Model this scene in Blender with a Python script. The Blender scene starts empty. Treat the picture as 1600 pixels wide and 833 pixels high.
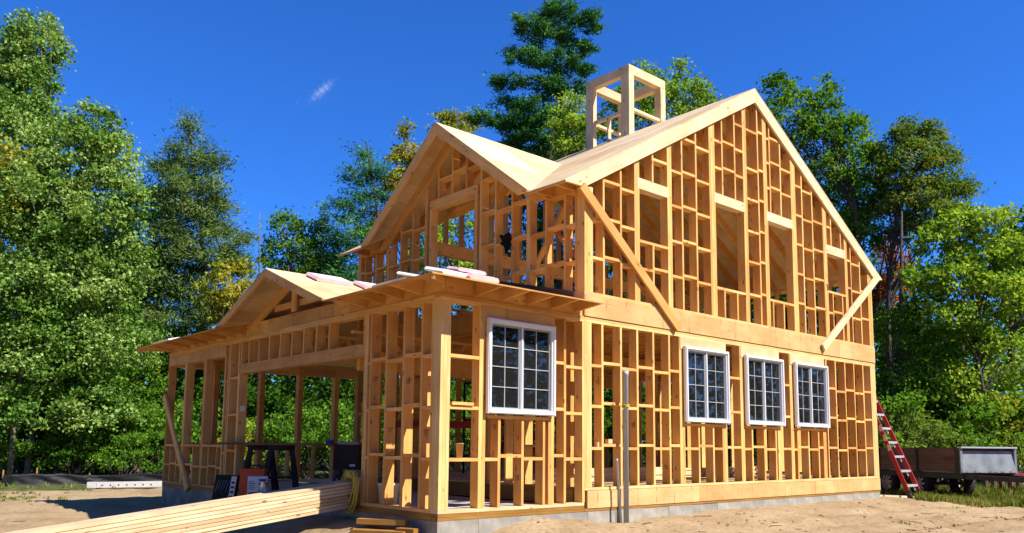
import bpy, math, random
import numpy as np
from mathutils import Matrix, Vector
random.seed(7)
rng = np.random.default_rng(11)
scene = bpy.context.scene
COL = scene.collection

# ------------------------------------------------------------------ camera
CAM = np.array([-5.3831, -7.2857, 0.8311])
YAW, PITCH, ROLL, FOC, PPY = 0.7244, 0.1163, 0.0094, 1267.17, 548.41
_F = np.array([math.sin(YAW)*math.cos(PITCH), math.cos(YAW)*math.cos(PITCH), math.sin(PITCH)])
_R = np.array([math.cos(YAW), -math.sin(YAW), 0.0])
_U = np.cross(_R, _F)
RT = math.cos(ROLL)*_R + math.sin(ROLL)*_U
UP = -math.sin(ROLL)*_R + math.cos(ROLL)*_U
FW = _F
cam = bpy.data.cameras.new('camera')
cam.sensor_width = 36.0
cam.lens = FOC/1600*36.0
cam.shift_y = (PPY-416.5)/1600
cam.clip_start = 0.05
cam.clip_end = 3000
camo = bpy.data.objects.new('camera', cam)
COL.objects.link(camo)
m = Matrix.Identity(4)
for i in range(3):
    m[i][0] = RT[i]; m[i][1] = UP[i]; m[i][2] = -FW[i]; m[i][3] = CAM[i]
camo.matrix_world = m
scene.camera = camo

# ------------------------------------------------------------------ sky, sun, exposure
SUN = Vector((0.37, -1.0, 1.13)).normalized()
world = bpy.data.worlds.new('World')
scene.world = world
world.use_nodes = True
wn = world.node_tree
wn.nodes.clear()
sky = wn.nodes.new('ShaderNodeTexSky')
sky.sky_type = 'NISHITA'
sky.sun_disc = False
sky.sun_elevation = math.asin(SUN.z)
sky.sun_rotation = math.atan2(SUN.x, SUN.y)
sky.altitude = 300
sky.air_density = 1.0
sky.dust_density = 0.15
sky.ozone_density = 4.0
hs = wn.nodes.new('ShaderNodeHueSaturation')
hs.inputs['Saturation'].default_value = 1.05
hs.inputs['Value'].default_value = 1.0
bg = wn.nodes.new('ShaderNodeBackground')
bg.inputs['Strength'].default_value = 0.080
wo = wn.nodes.new('ShaderNodeOutputWorld')
wn.links.new(sky.outputs[0], hs.inputs['Color'])
tint = wn.nodes.new('ShaderNodeMix'); tint.data_type = 'RGBA'; tint.blend_type = 'MULTIPLY'
tint.inputs[0].default_value = 1.0; tint.inputs[7].default_value = (0.25, 0.685, 1.37, 1)
wn.links.new(hs.outputs[0], tint.inputs[6])
wn.links.new(tint.outputs[2], bg.inputs['Color'])
wn.links.new(bg.outputs[0], wo.inputs['Surface'])
sl = bpy.data.lights.new('sun', 'SUN')
sl.energy = 5.0
sl.angle = math.radians(0.5)
sl.color = (1.0, 0.955, 0.87)
so = bpy.data.objects.new('sun', sl)
COL.objects.link(so)
so.rotation_euler = SUN.to_track_quat('Z', 'Y').to_euler()
scene.view_settings.view_transform = 'Standard'
scene.view_settings.look = 'None'
scene.view_settings.exposure = 0.93
scene.view_settings.gamma = 1.0
try:
    scene.cycles.max_bounces = 10
    scene.cycles.diffuse_bounces = 8
    scene.cycles.transparent_max_bounces = 12
except Exception:
    pass

# ------------------------------------------------------------------ materials
def new_mat(name):
    mt = bpy.data.materials.new(name)
    mt.use_nodes = True
    nt = mt.node_tree
    nt.nodes.clear()
    out = nt.nodes.new('ShaderNodeOutputMaterial')
    return mt, nt, out

def N(nt, t, **kw):
    n = nt.nodes.new(t)
    for k, v in kw.items():
        setattr(n, k, v)
    return n

def ramp(nt, stops):
    r = nt.nodes.new('ShaderNodeValToRGB')
    el = r.color_ramp.elements
    while len(el) < len(stops):
        el.new(0.5)
    for e, (p, c) in zip(el, stops):
        e.position = p
        e.color = (c[0], c[1], c[2], 1)
    return r

def mixc(nt, a, b, fac, mode='MIX'):
    n = nt.nodes.new('ShaderNodeMix')
    n.data_type = 'RGBA'
    n.blend_type = mode
    for sock, v in ((n.inputs[0], fac), (n.inputs[6], a), (n.inputs[7], b)):
        if hasattr(v, 'is_output'):
            nt.links.new(v, sock)
        elif isinstance(v, (int, float)):
            sock.default_value = v
        else:
            sock.default_value = (v[0], v[1], v[2], 1)
    return n.outputs[2]

def wood(name, pale, deep, knots=1.0, grain=(1.0, 16, 16), rough=0.62, tone=1.0, seams=0.0):
    mt, nt, out = new_mat(name)
    L = nt.links.new
    tc = N(nt, 'ShaderNodeTexCoord')
    oi = N(nt, 'ShaderNodeObjectInfo')
    off = N(nt, 'ShaderNodeVectorMath', operation='SCALE')
    off.inputs[0].default_value = (37.0, 19.0, 23.0)
    L(oi.outputs['Random'], off.inputs['Scale'])
    add = N(nt, 'ShaderNodeVectorMath', operation='ADD')
    L(tc.outputs['Object'], add.inputs[0]); L(off.outputs[0], add.inputs[1])
    mp = N(nt, 'ShaderNodeMapping'); mp.inputs['Scale'].default_value = grain
    L(add.outputs[0], mp.inputs['Vector'])
    n1 = N(nt, 'ShaderNodeTexNoise'); n1.inputs['Scale'].default_value = 1.6
    n1.inputs['Detail'].default_value = 5; n1.inputs['Distortion'].default_value = 0.6
    L(mp.outputs[0], n1.inputs['Vector'])
    r1 = ramp(nt, [(0.28, deep), (0.72, pale)])
    L(n1.outputs['Fac'], r1.inputs[0])
    # board to board tone
    rr = ramp(nt, [(0.0, (0.78, 0.69, 0.60)), (0.3, (0.95, 0.90, 0.85)), (0.6, (1.0, 1.0, 1.0)), (0.85, (1.08, 1.10, 1.12)), (1.0, (1.02, 1.08, 1.25))])
    L(oi.outputs['Random'], rr.inputs[0])
    c = mixc(nt, r1.outputs[0], rr.outputs[0], tone, 'MULTIPLY')
    if seams:
        # stained nailing lines across the sheet, one per stud
        sx = N(nt, 'ShaderNodeSeparateXYZ'); L(tc.outputs['Object'], sx.inputs[0])
        q1 = N(nt, 'ShaderNodeMath', operation='MULTIPLY'); q1.inputs[1].default_value = 1/0.406; L(sx.outputs['X'], q1.inputs[0])
        q2 = N(nt, 'ShaderNodeMath', operation='FRACT'); L(q1.outputs[0], q2.inputs[0])
        q3 = ramp(nt, [(0.455, (0, 0, 0)), (0.49, (1, 1, 1)), (0.51, (1, 1, 1)), (0.53, (0, 0, 0))]); L(q2.outputs[0], q3.inputs[0])
        q4 = N(nt, 'ShaderNodeTexNoise'); q4.inputs['Scale'].default_value = 9.0; q4.inputs['Detail'].default_value = 4; L(add.outputs[0], q4.inputs['Vector'])
        q5 = ramp(nt, [(0.42, (0, 0, 0)), (0.62, (1, 1, 1))]); L(q4.outputs['Fac'], q5.inputs[0])
        q6 = N(nt, 'ShaderNodeMath', operation='MULTIPLY'); L(q3.outputs[0], q6.inputs[0]); L(q5.outputs[0], q6.inputs[1])
        q7 = N(nt, 'ShaderNodeMath', operation='MULTIPLY'); q7.inputs[1].default_value = seams; L(q6.outputs[0], q7.inputs[0])
        c = mixc(nt, c, (deep[0]*0.55, deep[1]*0.42, deep[2]*0.32), q7.outputs[0])
    # broad blotches
    n2 = N(nt, 'ShaderNodeTexNoise'); n2.inputs['Scale'].default_value = 2.2; n2.inputs['Detail'].default_value = 3
    L(add.outputs[0], n2.inputs['Vector'])
    r2 = ramp(nt, [(0.35, (0.86, 0.82, 0.76)), (0.65, (1.06, 1.05, 1.04))])
    L(n2.outputs['Fac'], r2.inputs[0])
    c = mixc(nt, c, r2.outputs[0], 1.0, 'MULTIPLY')
    # knots
    mk = N(nt, 'ShaderNodeMapping'); mk.inputs['Scale'].default_value = (3.6, 9.0, 9.0)
    L(add.outputs[0], mk.inputs['Vector'])
    vo = N(nt, 'ShaderNodeTexVoronoi'); vo.inputs['Scale'].default_value = 1.0
    L(mk.outputs[0], vo.inputs['Vector'])
    rk = ramp(nt, [(0.0, (1, 1, 1)), (0.10, (0.9, 0.9, 0.9)), (0.145, (0, 0, 0))])
    L(vo.outputs['Distance'], rk.inputs[0])
    mu = N(nt, 'ShaderNodeMath', operation='MULTIPLY'); mu.inputs[1].default_value = knots*0.85
    L(rk.outputs[0], mu.inputs[0])
    c = mixc(nt, c, (deep[0]*0.32, deep[1]*0.22, deep[2]*0.2), mu.outputs[0])
    bs = N(nt, 'ShaderNodeBsdfPrincipled')
    L(c, bs.inputs['Base Color'])
    bs.inputs['Roughness'].default_value = rough
    bs.inputs['Specular IOR Level'].default_value = 0.25
    bp = N(nt, 'ShaderNodeBump'); bp.inputs['Strength'].default_value = 0.15; bp.inputs['Distance'].default_value = 0.004
    L(n1.outputs['Fac'], bp.inputs['Height']); L(bp.outputs[0], bs.inputs['Normal'])
    L(bs.outputs[0], out.inputs[0])
    return mt

def simple(name, colr, rough=0.6, metal=0.0, var=0.12, scale=6.0, bump=0.0, spec=0.4):
    mt, nt, out = new_mat(name)
    L = nt.links.new
    tc = N(nt, 'ShaderNodeTexCoord')
    n1 = N(nt, 'ShaderNodeTexNoise'); n1.inputs['Scale'].default_value = scale; n1.inputs['Detail'].default_value = 5
    L(tc.outputs['Object'], n1.inputs['Vector'])
    a = tuple(max(0, x*(1-var)) for x in colr); b = tuple(x*(1+var) for x in colr)
    r = ramp(nt, [(0.3, a), (0.7, b)])
    L(n1.outputs['Fac'], r.inputs[0])
    bs = N(nt, 'ShaderNodeBsdfPrincipled')
    L(r.outputs[0], bs.inputs['Base Color'])
    bs.inputs['Roughness'].default_value = rough; bs.inputs['Metallic'].default_value = metal
    bs.inputs['Specular IOR Level'].default_value = spec
    if bump:
        bp = N(nt, 'ShaderNodeBump'); bp.inputs['Strength'].default_value = bump; bp.inputs['Distance'].default_value = 0.01
        L(n1.outputs['Fac'], bp.inputs['Height']); L(bp.outputs[0], bs.inputs['Normal'])
    L(bs.outputs[0], out.inputs[0])
    return mt

M = {}
M['stud'] = wood('framing_pine', (0.77, 0.465, 0.165), (0.64, 0.33, 0.088))
M['pale'] = wood('sunlit_pale_spruce', (0.74, 0.585, 0.37), (0.65, 0.475, 0.265), knots=0.9, tone=0.5)  # spruce with the sunlit paleness of the rake boards put into its colour
M['post'] = wood('sunlit_pine', (0.74, 0.50, 0.22), (0.62, 0.37, 0.125), knots=0.8, tone=0.5)  # framing pine lightened to put the sunlit look into posts and plates
M['lumber'] = wood('stacked_spruce', (0.66, 0.52, 0.34), (0.54, 0.39, 0.22), knots=1.1, tone=0.8)
M['ply'] = wood('plywood', (0.72, 0.43, 0.145), (0.60, 0.31, 0.085), knots=0.75, grain=(1.6, 5, 5))
M['deck'] = wood('roof_deck_plywood', (0.66, 0.51, 0.31), (0.57, 0.42, 0.23), knots=0.35, grain=(1.2, 6, 6))
M['treated'] = wood('treated_lumber', (0.37, 0.20, 0.045), (0.25, 0.125, 0.022), knots=1.0)
M['old'] = wood('weathered_plank', (0.17, 0.10, 0.065), (0.09, 0.05, 0.032), knots=0.6)

def osb_mat():
    mt = wood('rim_plywood', (0.63, 0.395, 0.175), (0.55, 0.32, 0.12), knots=0.12, grain=(1.4, 5, 5), tone=0.35, seams=0.85)
    return mt
M['rim'] = osb_mat()

def concrete():
    mt, nt, out = new_mat('poured_concrete')
    L = nt.links.new
    tc = N(nt, 'ShaderNodeTexCoord'); oi = N(nt, 'ShaderNodeObjectInfo')
    n1 = N(nt, 'ShaderNodeTexNoise'); n1.inputs['Scale'].default_value = 2.5; n1.inputs['Detail'].default_value = 7
    n1.inputs['Roughness'].default_value = 0.65
    L(tc.outputs['Object'], n1.inputs['Vector'])
    r = ramp(nt, [(0.3, (0.12, 0.105, 0.082)), (0.47, (0.25, 0.228, 0.19)), (0.68, (0.40, 0.37, 0.31))])
    L(n1.outputs['Fac'], r.inputs[0])
    rr = ramp(nt, [(0, (0.82, 0.83, 0.85)), (1, (1.1, 1.08, 1.05))]); L(oi.outputs['Random'], rr.inputs[0])
    c = mixc(nt, r.outputs[0], rr.outputs[0], 1.0, 'MULTIPLY')
    bs = N(nt, 'ShaderNodeBsdfPrincipled'); L(c, bs.inputs['Base Color']); bs.inputs['Roughness'].default_value = 0.85
    bp = N(nt, 'ShaderNodeBump'); bp.inputs['Strength'].default_value = 0.3; bp.inputs['Distance'].default_value = 0.01
    L(n1.outputs['Fac'], bp.inputs['Height']); L(bp.outputs[0], bs.inputs['Normal'])
    L(bs.outputs[0], out.inputs[0])
    return mt
M['conc'] = concrete()

def sand():
    mt, nt, out = new_mat('sandy_ground')
    L = nt.links.new
    tc = N(nt, 'ShaderNodeTexCoord')
    n1 = N(nt, 'ShaderNodeTexNoise'); n1.inputs['Scale'].default_value = 1.1; n1.inputs['Detail'].default_value = 8; n1.inputs['Roughness'].default_value = 0.62
    n2 = N(nt, 'ShaderNodeTexNoise'); n2.inputs['Scale'].default_value = 14; n2.inputs['Detail'].default_value = 6; n2.inputs['Roughness'].default_value = 0.7
    L(tc.outputs['Object'], n1.inputs['Vector']); L(tc.outputs['Object'], n2.inputs['Vector'])
    r = ramp(nt, [(0.3, (0.245, 0.165, 0.088)), (0.5, (0.32, 0.225, 0.125)), (0.7, (0.38, 0.28, 0.165))])
    L(n1.outputs['Fac'], r.inputs[0])
    r2 = ramp(nt, [(0.35, (0.72, 0.70, 0.66)), (0.5, (1, 1, 1)), (0.75, (1.08, 1.07, 1.05))])
    L(n2.outputs['Fac'], r2.inputs[0])
    c = mixc(nt, r.outputs[0], r2.outputs[0], 1.0, 'MULTIPLY')
    # far ground under the trees: leaf litter and moss
    ge = N(nt, 'ShaderNodeNewGeometry')
    at = N(nt, 'ShaderNodeAttribute'); at.attribute_name = 'litter'
    n3 = N(nt, 'ShaderNodeTexNoise'); n3.inputs['Scale'].default_value = 3.0; n3.inputs['Detail'].default_value = 6
    L(tc.outputs['Object'], n3.inputs['Vector'])
    r3 = ramp(nt, [(0.35, (0.05, 0.045, 0.02)), (0.5, (0.06, 0.085, 0.02)), (0.68, (0.13, 0.11, 0.05))])
    L(n3.outputs['Fac'], r3.inputs[0])
    ad = N(nt, 'ShaderNodeMath', operation='ADD'); L(at.outputs['Fac'], ad.inputs[0])
    sb = N(nt, 'ShaderNodeMath', operation='MULTIPLY_ADD'); sb.inputs[1].default_value = 0.9; sb.inputs[2].default_value = -0.45
    L(n1.outputs['Fac'], sb.inputs[0]); L(sb.outputs[0], ad.inputs[1])
    rl = ramp(nt, [(0.42, (0, 0, 0)), (0.58, (1, 1, 1))]); L(ad.outputs[0], rl.inputs[0])
    c = mixc(nt, c, r3.outputs[0], rl.outputs[0])
    bs = N(nt, 'ShaderNodeBsdfPrincipled'); L(c, bs.inputs['Base Color']); bs.inputs['Roughness'].default_value = 0.95
    bs.inputs['Specular IOR Level'].default_value = 0.1
    bp = N(nt, 'ShaderNodeBump'); bp.inputs['Strength'].default_value = 0.8; bp.inputs['Distance'].default_value = 0.03
    L(n2.outputs['Fac'], bp.inputs['Height']); L(bp.outputs[0], bs.inputs['Normal'])
    L(bs.outputs[0], out.inputs[0])
    return mt
M['sand'] = sand()

def leaf_mat(name, cols, trans=0.4, gloss=0.05):
    mt, nt, out = new_mat(name)
    L = nt.links.new
    ge = N(nt, 'ShaderNodeNewGeometry')
    tc = N(nt, 'ShaderNodeTexCoord')
    n1 = N(nt, 'ShaderNodeTexNoise'); n1.inputs['Scale'].default_value = 0.55; n1.inputs['Detail'].default_value = 2
    L(tc.outputs['Object'], n1.inputs['Vector'])
    ma = N(nt, 'ShaderNodeMath', operation='MULTIPLY_ADD'); ma.inputs[1].default_value = 0.55
    L(ge.outputs['Random Per Island'], ma.inputs[0])
    sc = N(nt, 'ShaderNodeMath', operation='MULTIPLY_ADD'); sc.inputs[1].default_value = 1.5; sc.inputs[2].default_value = -0.52
    L(n1.outputs['Fac'], sc.inputs[0]); L(sc.outputs[0], ma.inputs[2])
    r = ramp(nt, cols); L(ma.outputs[0], r.inputs[0])
    df = N(nt, 'ShaderNodeBsdfDiffuse'); L(r.outputs[0], df.inputs[0])
    tl = N(nt, 'ShaderNodeBsdfTranslucent')
    tcol = mixc(nt, r.outputs[0], (1.35, 1.25, 0.55), 1.0, 'MULTIPLY'); L(tcol, tl.inputs[0])
    mx = N(nt, 'ShaderNodeMixShader'); mx.inputs[0].default_value = trans
    L(df.outputs[0], mx.inputs[1]); L(tl.outputs[0], mx.inputs[2])
    L(mx.outputs[0], out.inputs[0])
    return mt
M['l_pale'] = leaf_mat('pale_poplar_leaf', [(0.15, (0.068, 0.16, 0.02)), (0.5, (0.17, 0.30, 0.055)), (0.85, (0.37, 0.48, 0.15))], 0.35, 0.06)
M['l_green'] = leaf_mat('green_maple_leaf', [(0.1, (0.033, 0.100, 0.010)), (0.5, (0.093, 0.214, 0.022)), (0.9, (0.214, 0.347, 0.040))], 0.4, 0.05)
M['l_bright'] = leaf_mat('bright_maple_leaf', [(0.1, (0.086, 0.186, 0.018)), (0.5, (0.200, 0.343, 0.036)), (0.9, (0.429, 0.515, 0.072))], 0.4, 0.05)
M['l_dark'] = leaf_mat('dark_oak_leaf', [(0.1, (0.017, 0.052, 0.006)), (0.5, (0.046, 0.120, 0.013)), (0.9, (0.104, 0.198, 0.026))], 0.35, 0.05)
M['l_yellow'] = leaf_mat('yellow_leaf', [(0.1, (0.122, 0.177, 0.022)), (0.5, (0.287, 0.309, 0.039)), (0.9, (0.510, 0.398, 0.055))], 0.4, 0.04)
M['l_olive'] = leaf_mat('olive_turning_leaf', [(0.1, (0.085, 0.15, 0.025)), (0.6, (0.16, 0.25, 0.04)), (0.85, (0.26, 0.26, 0.05)), (1.0, (0.42, 0.20, 0.045))], 0.35, 0.04)
M['l_red'] = leaf_mat('orange_red_leaf', [(0.1, (0.156, 0.065, 0.016)), (0.5, (0.442, 0.117, 0.019)), (0.9, (0.585, 0.260, 0.039))], 0.4, 0.04)
M['n_pine'] = leaf_mat('pine_needles', [(0.1, (0.021, 0.085, 0.023)), (0.5, (0.055, 0.169, 0.038)), (0.9, (0.144, 0.321, 0.060))], 0.2, 0.06)
M['n_larch'] = leaf_mat('larch_needles', [(0.1, (0.041, 0.089, 0.024)), (0.5, (0.102, 0.170, 0.041)), (0.9, (0.204, 0.271, 0.075))], 0.25, 0.05)
M['n_spruce'] = leaf_mat('spruce_needles', [(0.1, (0.031, 0.109, 0.047)), (0.5, (0.078, 0.203, 0.078)), (0.9, (0.156, 0.328, 0.125))], 0.2, 0.05)
M['grass'] = leaf_mat('grass_blade', [(0.1, (0.07, 0.11, 0.015)), (0.5, (0.15, 0.20, 0.03)), (0.9, (0.30, 0.26, 0.09))], 0.3, 0.03)
M['bark'] = simple('grey_brown_bark', (0.085, 0.065, 0.05), 0.95, var=0.4, scale=9, bump=0.6, spec=0.1)
M['bark_l'] = simple('pale_bark', (0.15, 0.13, 0.10), 0.9, var=0.3, scale=7, bump=0.5, spec=0.1)
M['vinyl'] = simple('white_vinyl', (0.72, 0.72, 0.72), 0.35, var=0.02)
M['plastic_w'] = simple('white_plastic', (0.55, 0.53, 0.51), 0.45, var=0.06)
M['ink'] = simple('faded_black_ink', (0.10, 0.06, 0.035), 0.8, var=0.3)
M['grille'] = simple('pale_grille', (0.36, 0.36, 0.355), 0.5, var=0.03)
M['sash'] = simple('grey_sash', (0.30, 0.31, 0.33), 0.4, var=0.05)
M['pvc'] = simple('grey_conduit', (0.36, 0.39, 0.43), 0.4, var=0.05)
M['black'] = simple('black_plastic', (0.012, 0.012, 0.012), 0.6, var=0.2, spec=0.15)
M['darkwood'] = simple('dark_stained_wood', (0.042, 0.032, 0.025), 0.8, var=0.3, spec=0.1)
M['blackcloth'] = simple('black_cloth', (0.012, 0.012, 0.013), 0.9, var=0.3, spec=0.1)
M['darkmetal'] = simple('dark_steel', (0.035, 0.036, 0.04), 0.5, 0.3, var=0.3)
M['red'] = simple('red_fibreglass', (0.33, 0.018, 0.02), 0.45, var=0.1)
M['alu'] = simple('aluminium', (0.66, 0.67, 0.69), 0.35, 0.55, var=0.06)
M['silver'] = simple('scuffed_grey_paint', (0.21, 0.225, 0.25), 0.5, 0.2, var=0.28, scale=4.0)
M['rubber'] = simple('tyre_rubber', (0.016, 0.016, 0.017), 0.85, var=0.3)
M['rimsteel'] = simple('dull_wheel_steel', (0.30, 0.28, 0.26), 0.5, 0.4, var=0.25, scale=12)
M['rope'] = simple('yellow_rope', (0.58, 0.44, 0.05), 0.7, var=0.2, scale=40)
M['pink'] = simple('pink_wrap', (0.68, 0.45, 0.47), 0.35, var=0.12, scale=5)
M['whitewrap'] = simple('white_wrap', (0.78, 0.74, 0.74), 0.35, var=0.08)
M['orange'] = simple('orange_plastic', (0.55, 0.07, 0.015), 0.45, var=0.1)
M['card'] = simple('brown_cardboard', (0.36, 0.21, 0.10), 0.8, var=0.1)
M['cardw'] = simple('white_carton', (0.66, 0.65, 0.66), 0.6, var=0.04)
M['inkr'] = simple('dark_red_ink', (0.16, 0.02, 0.03), 0.6, var=0.1)
M['inkb'] = simple('blue_ink', (0.05, 0.06, 0.16), 0.6, var=0.1)
M['blue'] = simple('blue_tape', (0.02, 0.09, 0.55), 0.5, var=0.1)
M['teal'] = simple('teal_print', (0.02, 0.32, 0.25), 0.5, var=0.1)
M['cup'] = simple('tan_paper_cup', (0.52, 0.33, 0.17), 0.6, var=0.06)
M['steelcan'] = simple('steel_can', (0.5, 0.5, 0.5), 0.3, 0.8, var=0.1)
M['siltfilm'] = simple('black_silt_film', (0.009, 0.009, 0.010), 0.5, var=0.3, scale=5, bump=0.3, spec=0.12)
M['rust'] = simple('rusty_patch', (0.22, 0.12, 0.05), 0.7, var=0.4, scale=8)
M['rock'] = simple('pale_rock', (0.42, 0.38, 0.33), 0.9, var=0.2, bump=0.5)
M['slab'] = simple('dusty_slab', (0.42, 0.40, 0.38), 0.85, var=0.12, scale=3)

def glass():
    mt, nt, out = new_mat('window_glass')
    L = nt.links.new
    fr = N(nt, 'ShaderNodeFresnel'); fr.inputs[0].default_value = 1.55
    tr = N(nt, 'ShaderNodeBsdfTransparent'); tr.inputs[0].default_value = (0.72, 0.73, 0.78, 1)
    gl = N(nt, 'ShaderNodeBsdfGlossy'); gl.inputs['Roughness'].default_value = 0.02
    ma = N(nt, 'ShaderNodeMath', operation='MULTIPLY_ADD'); ma.inputs[1].default_value = 1.3; ma.inputs[2].default_value = 0.02
    L(fr.outputs[0], ma.inputs[0])
    mx = N(nt, 'ShaderNodeMixShader'); L(ma.outputs[0], mx.inputs[0])
    du = N(nt, 'ShaderNodeBsdfDiffuse'); du.inputs[0].default_value = (0.55, 0.53, 0.50, 1)      # pale haze mixed in evenly to lighten the dark panes
    dm = N(nt, 'ShaderNodeMixShader'); dm.inputs[0].default_value = 0.022
    L(tr.outputs[0], dm.inputs[1]); L(du.outputs[0], dm.inputs[2])
    L(dm.outputs[0], mx.inputs[1]); L(gl.outputs[0], mx.inputs[2]); L(mx.outputs[0], out.inputs[0])
    return mt
M['glass'] = glass()

# ------------------------------------------------------------------ object helpers
def link(name, me, parent=None, mat=None):
    o = bpy.data.objects.new(name, me)
    COL.objects.link(o)
    if mat is not None and len(me.materials) == 0:
        me.materials.append(mat)
    if parent is not None:
        o.parent = parent
    return o

def tag(o, label=None, cat=None, group=None, kind=None):
    if label: o['label'] = label
    if cat: o['category'] = cat
    if group: o['group'] = group
    if kind: o['kind'] = kind
    return o

def empty(name, loc=(0, 0, 0), label=None, cat=None, group=None):
    o = bpy.data.objects.new(name, None)
    o.empty_display_size = 0.2
    COL.objects.link(o)
    o.location = loc
    return tag(o, label, cat, group)

_boxcache = {}
BOXF = [(0, 3, 2, 1), (4, 5, 6, 7), (0, 1, 5, 4), (1, 2, 6, 5), (2, 3, 7, 6), (3, 0, 4, 7)]
def box_mesh(lx, ly, lz, mat):
    k = (round(lx, 3), round(ly, 3), round(lz, 3), mat.name)
    if k not in _boxcache:
        a, b, c = lx/2, ly/2, lz/2
        vs = [(-a, -b, -c), (a, -b, -c), (a, b, -c), (-a, b, -c), (-a, -b, c), (a, -b, c), (a, b, c), (-a, b, c)]
        me = bpy.data.meshes.new('board')
        me.from_pydata(vs, [], BOXF)
        me.materials.append(mat)
        _boxcache[k] = me
    return _boxcache[k]

RX = Matrix.Identity(3)
RY = Matrix(((0, -1, 0), (1, 0, 0), (0, 0, 1)))          # local x -> world y
RZ = Matrix(((0, 0, -1), (0, 1, 0), (1, 0, 0)))          # local x -> world z
def abox(name, x0, x1, y0, y1, z0, z1, mat, parent=None):
    """axis aligned board; its local x runs along the longest side so the grain follows"""
    x0, x1 = min(x0, x1), max(x0, x1); y0, y1 = min(y0, y1), max(y0, y1); z0, z1 = min(z0, z1), max(z0, z1)
    d = (x1-x0, y1-y0, z1-z0)
    k = d.index(max(d))
    if k == 0: r, s = RX, d
    elif k == 1: r, s = RY, (d[1], d[0], d[2])
    else: r, s = RZ, (d[2], d[1], d[0])
    o = link(name, box_mesh(*s, mat), parent)
    o.matrix_local = Matrix.Translation(((x0+x1)/2, (y0+y1)/2, (z0+z1)/2)) @ r.to_4x4()
    return o

def beam(name, p0, p1, w, h, mat, parent=None, up=(0, 0, 1)):
    """board from p0 to p1, w thick across, h deep along up"""
    p0, p1 = Vector(p0), Vector(p1)
    x = (p1-p0); ln = x.length; x.normalize()
    upv = Vector(up); y = upv.cross(x).normalized(); z = x.cross(y)
    o = link(name, box_mesh(ln, w, h, mat), parent)
    mm = Matrix((x, y, z)).transposed().to_4x4()
    o.matrix_local = Matrix.Translation((p0+p1)/2) @ mm
    return o

def mesh_from(name, verts, faces, mat, parent=None, smooth=False):
    me = bpy.data.meshes.new(name)
    me.from_pydata([tuple(v) for v in verts], [], faces)
    if mat is not None: me.materials.append(mat)
    if smooth:
        me.polygons.foreach_set('use_smooth', [True]*len(me.polygons))
    me.update()
    return link(name, me, parent)

def prism(name, pts, thick, mat, parent=None, u=None):
    """flat polygon (3-D points, in order) given thickness along its normal; origin at its middle, local x along u"""
    P = [Vector(p) for p in pts]
    c = sum(P, Vector())/len(P)
    n = Vector()
    for i in range(len(P)):
        n += (P[i]-c).cross(P[(i+1) % len(P)]-c)
    n.normalize()
    x = Vector(u).normalized() if u is not None else (P[1]-P[0]).normalized()
    x = (x - n*x.dot(n)).normalized()
    y = n.cross(x)
    k = len(P)
    vs = []
    for s in (-thick/2, thick/2):
        for p in P:
            q = p-c
            vs.append((q.dot(x), q.dot(y), s))
    fs = [tuple(range(k))[::-1], tuple(range(k, 2*k))]
    for i in range(k):
        j = (i+1) % k
        fs.append((i, j, k+j, k+i))
    o = mesh_from(name, vs, fs, mat, parent)
    o.matrix_local = Matrix.Translation(c) @ Matrix((x, y, n)).transposed().to_4x4()
    return o

class MB:
    """collects shapes for one mesh"""
    def __init__(s): s.v = []; s.f = []; s.mi = []
    def add(s, vs, fs, mi=0):
        b = len(s.v); s.v += [tuple(v) for v in vs]
        s.f += [tuple(i+b for i in f) for f in fs]; s.mi += [mi]*len(fs)
    def box(s, x0, x1, y0, y1, z0, z1, mi=0):
        s.add([(x0, y0, z0), (x1, y0, z0), (x1, y1, z0), (x0, y1, z0), (x0, y0, z1), (x1, y0, z1), (x1, y1, z1), (x0, y1, z1)], BOXF, mi)
    def bar(s, p0, p1, w, h, up=(0, 0, 1), mi=0):
        p0, p1 = Vector(p0), Vector(p1); x = (p1-p0).normalized()
        y = Vector(up).cross(x).normalized(); z = x.cross(y)
        vs = []
        for p in (p0, p1):
            for a, b in ((-1, -1), (1, -1), (1, 1), (-1, 1)):
                vs.append(p + y*(a*w/2) + z*(b*h/2))
        s.add(vs, [(0, 1, 2, 3)[::-1], (4, 5, 6, 7), (0, 4, 5, 1)[::-1], (1, 5, 6, 2)[::-1], (2, 6, 7, 3)[::-1], (3, 7, 4, 0)[::-1]], mi)
    def tube(s, pts, rad, n=8, mi=0, cap=True):
        pts = [Vector(p) for p in pts]
        if not isinstance(rad, (list, tuple)): rad = [rad]*len(pts)
        b = len(s.v); ref = None
        for i, p in enumerate(pts):
            t = (pts[min(i+1, len(pts)-1)] - pts[max(i-1, 0)]).normalized()
            if ref is None:
                ref = t.orthogonal().normalized()
            ref = (ref - t*ref.dot(t))
            ref = ref.normalized() if ref.length > 1e-6 else t.orthogonal().normalized()
            w = t.cross(ref)
            for k in range(n):
                a = 2*math.pi*k/n
                s.v.append(tuple(p + (ref*math.cos(a) + w*math.sin(a))*rad[i]))
        for i in range(len(pts)-1):
            for k in range(n):
                k2 = (k+1) % n
                s.f.append((b+i*n+k, b+i*n+k2, b+(i+1)*n+k2, b+(i+1)*n+k)); s.mi.append(mi)
        if cap:
            s.f.append(tuple(b+k for k in range(n))[::-1]); s.mi.append(mi)
            e = b+(len(pts)-1)*n
            s.f.append(tuple(e+k for k in range(n))); s.mi.append(mi)
    def build(s, name, mats, parent=None, smooth=False):
        me = bpy.data.meshes.new(name)
        me.from_pydata(s.v, [], s.f)
        if not isinstance(mats, (list, tuple)): mats = [mats]
        for mt in mats: me.materials.append(mt)
        if len(mats) > 1: me.polygons.foreach_set('material_index', s.mi)
        if smooth: me.polygons.foreach_set('use_smooth', [True]*len(me.polygons))
        me.update()
        return link(name, me, parent)

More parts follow.
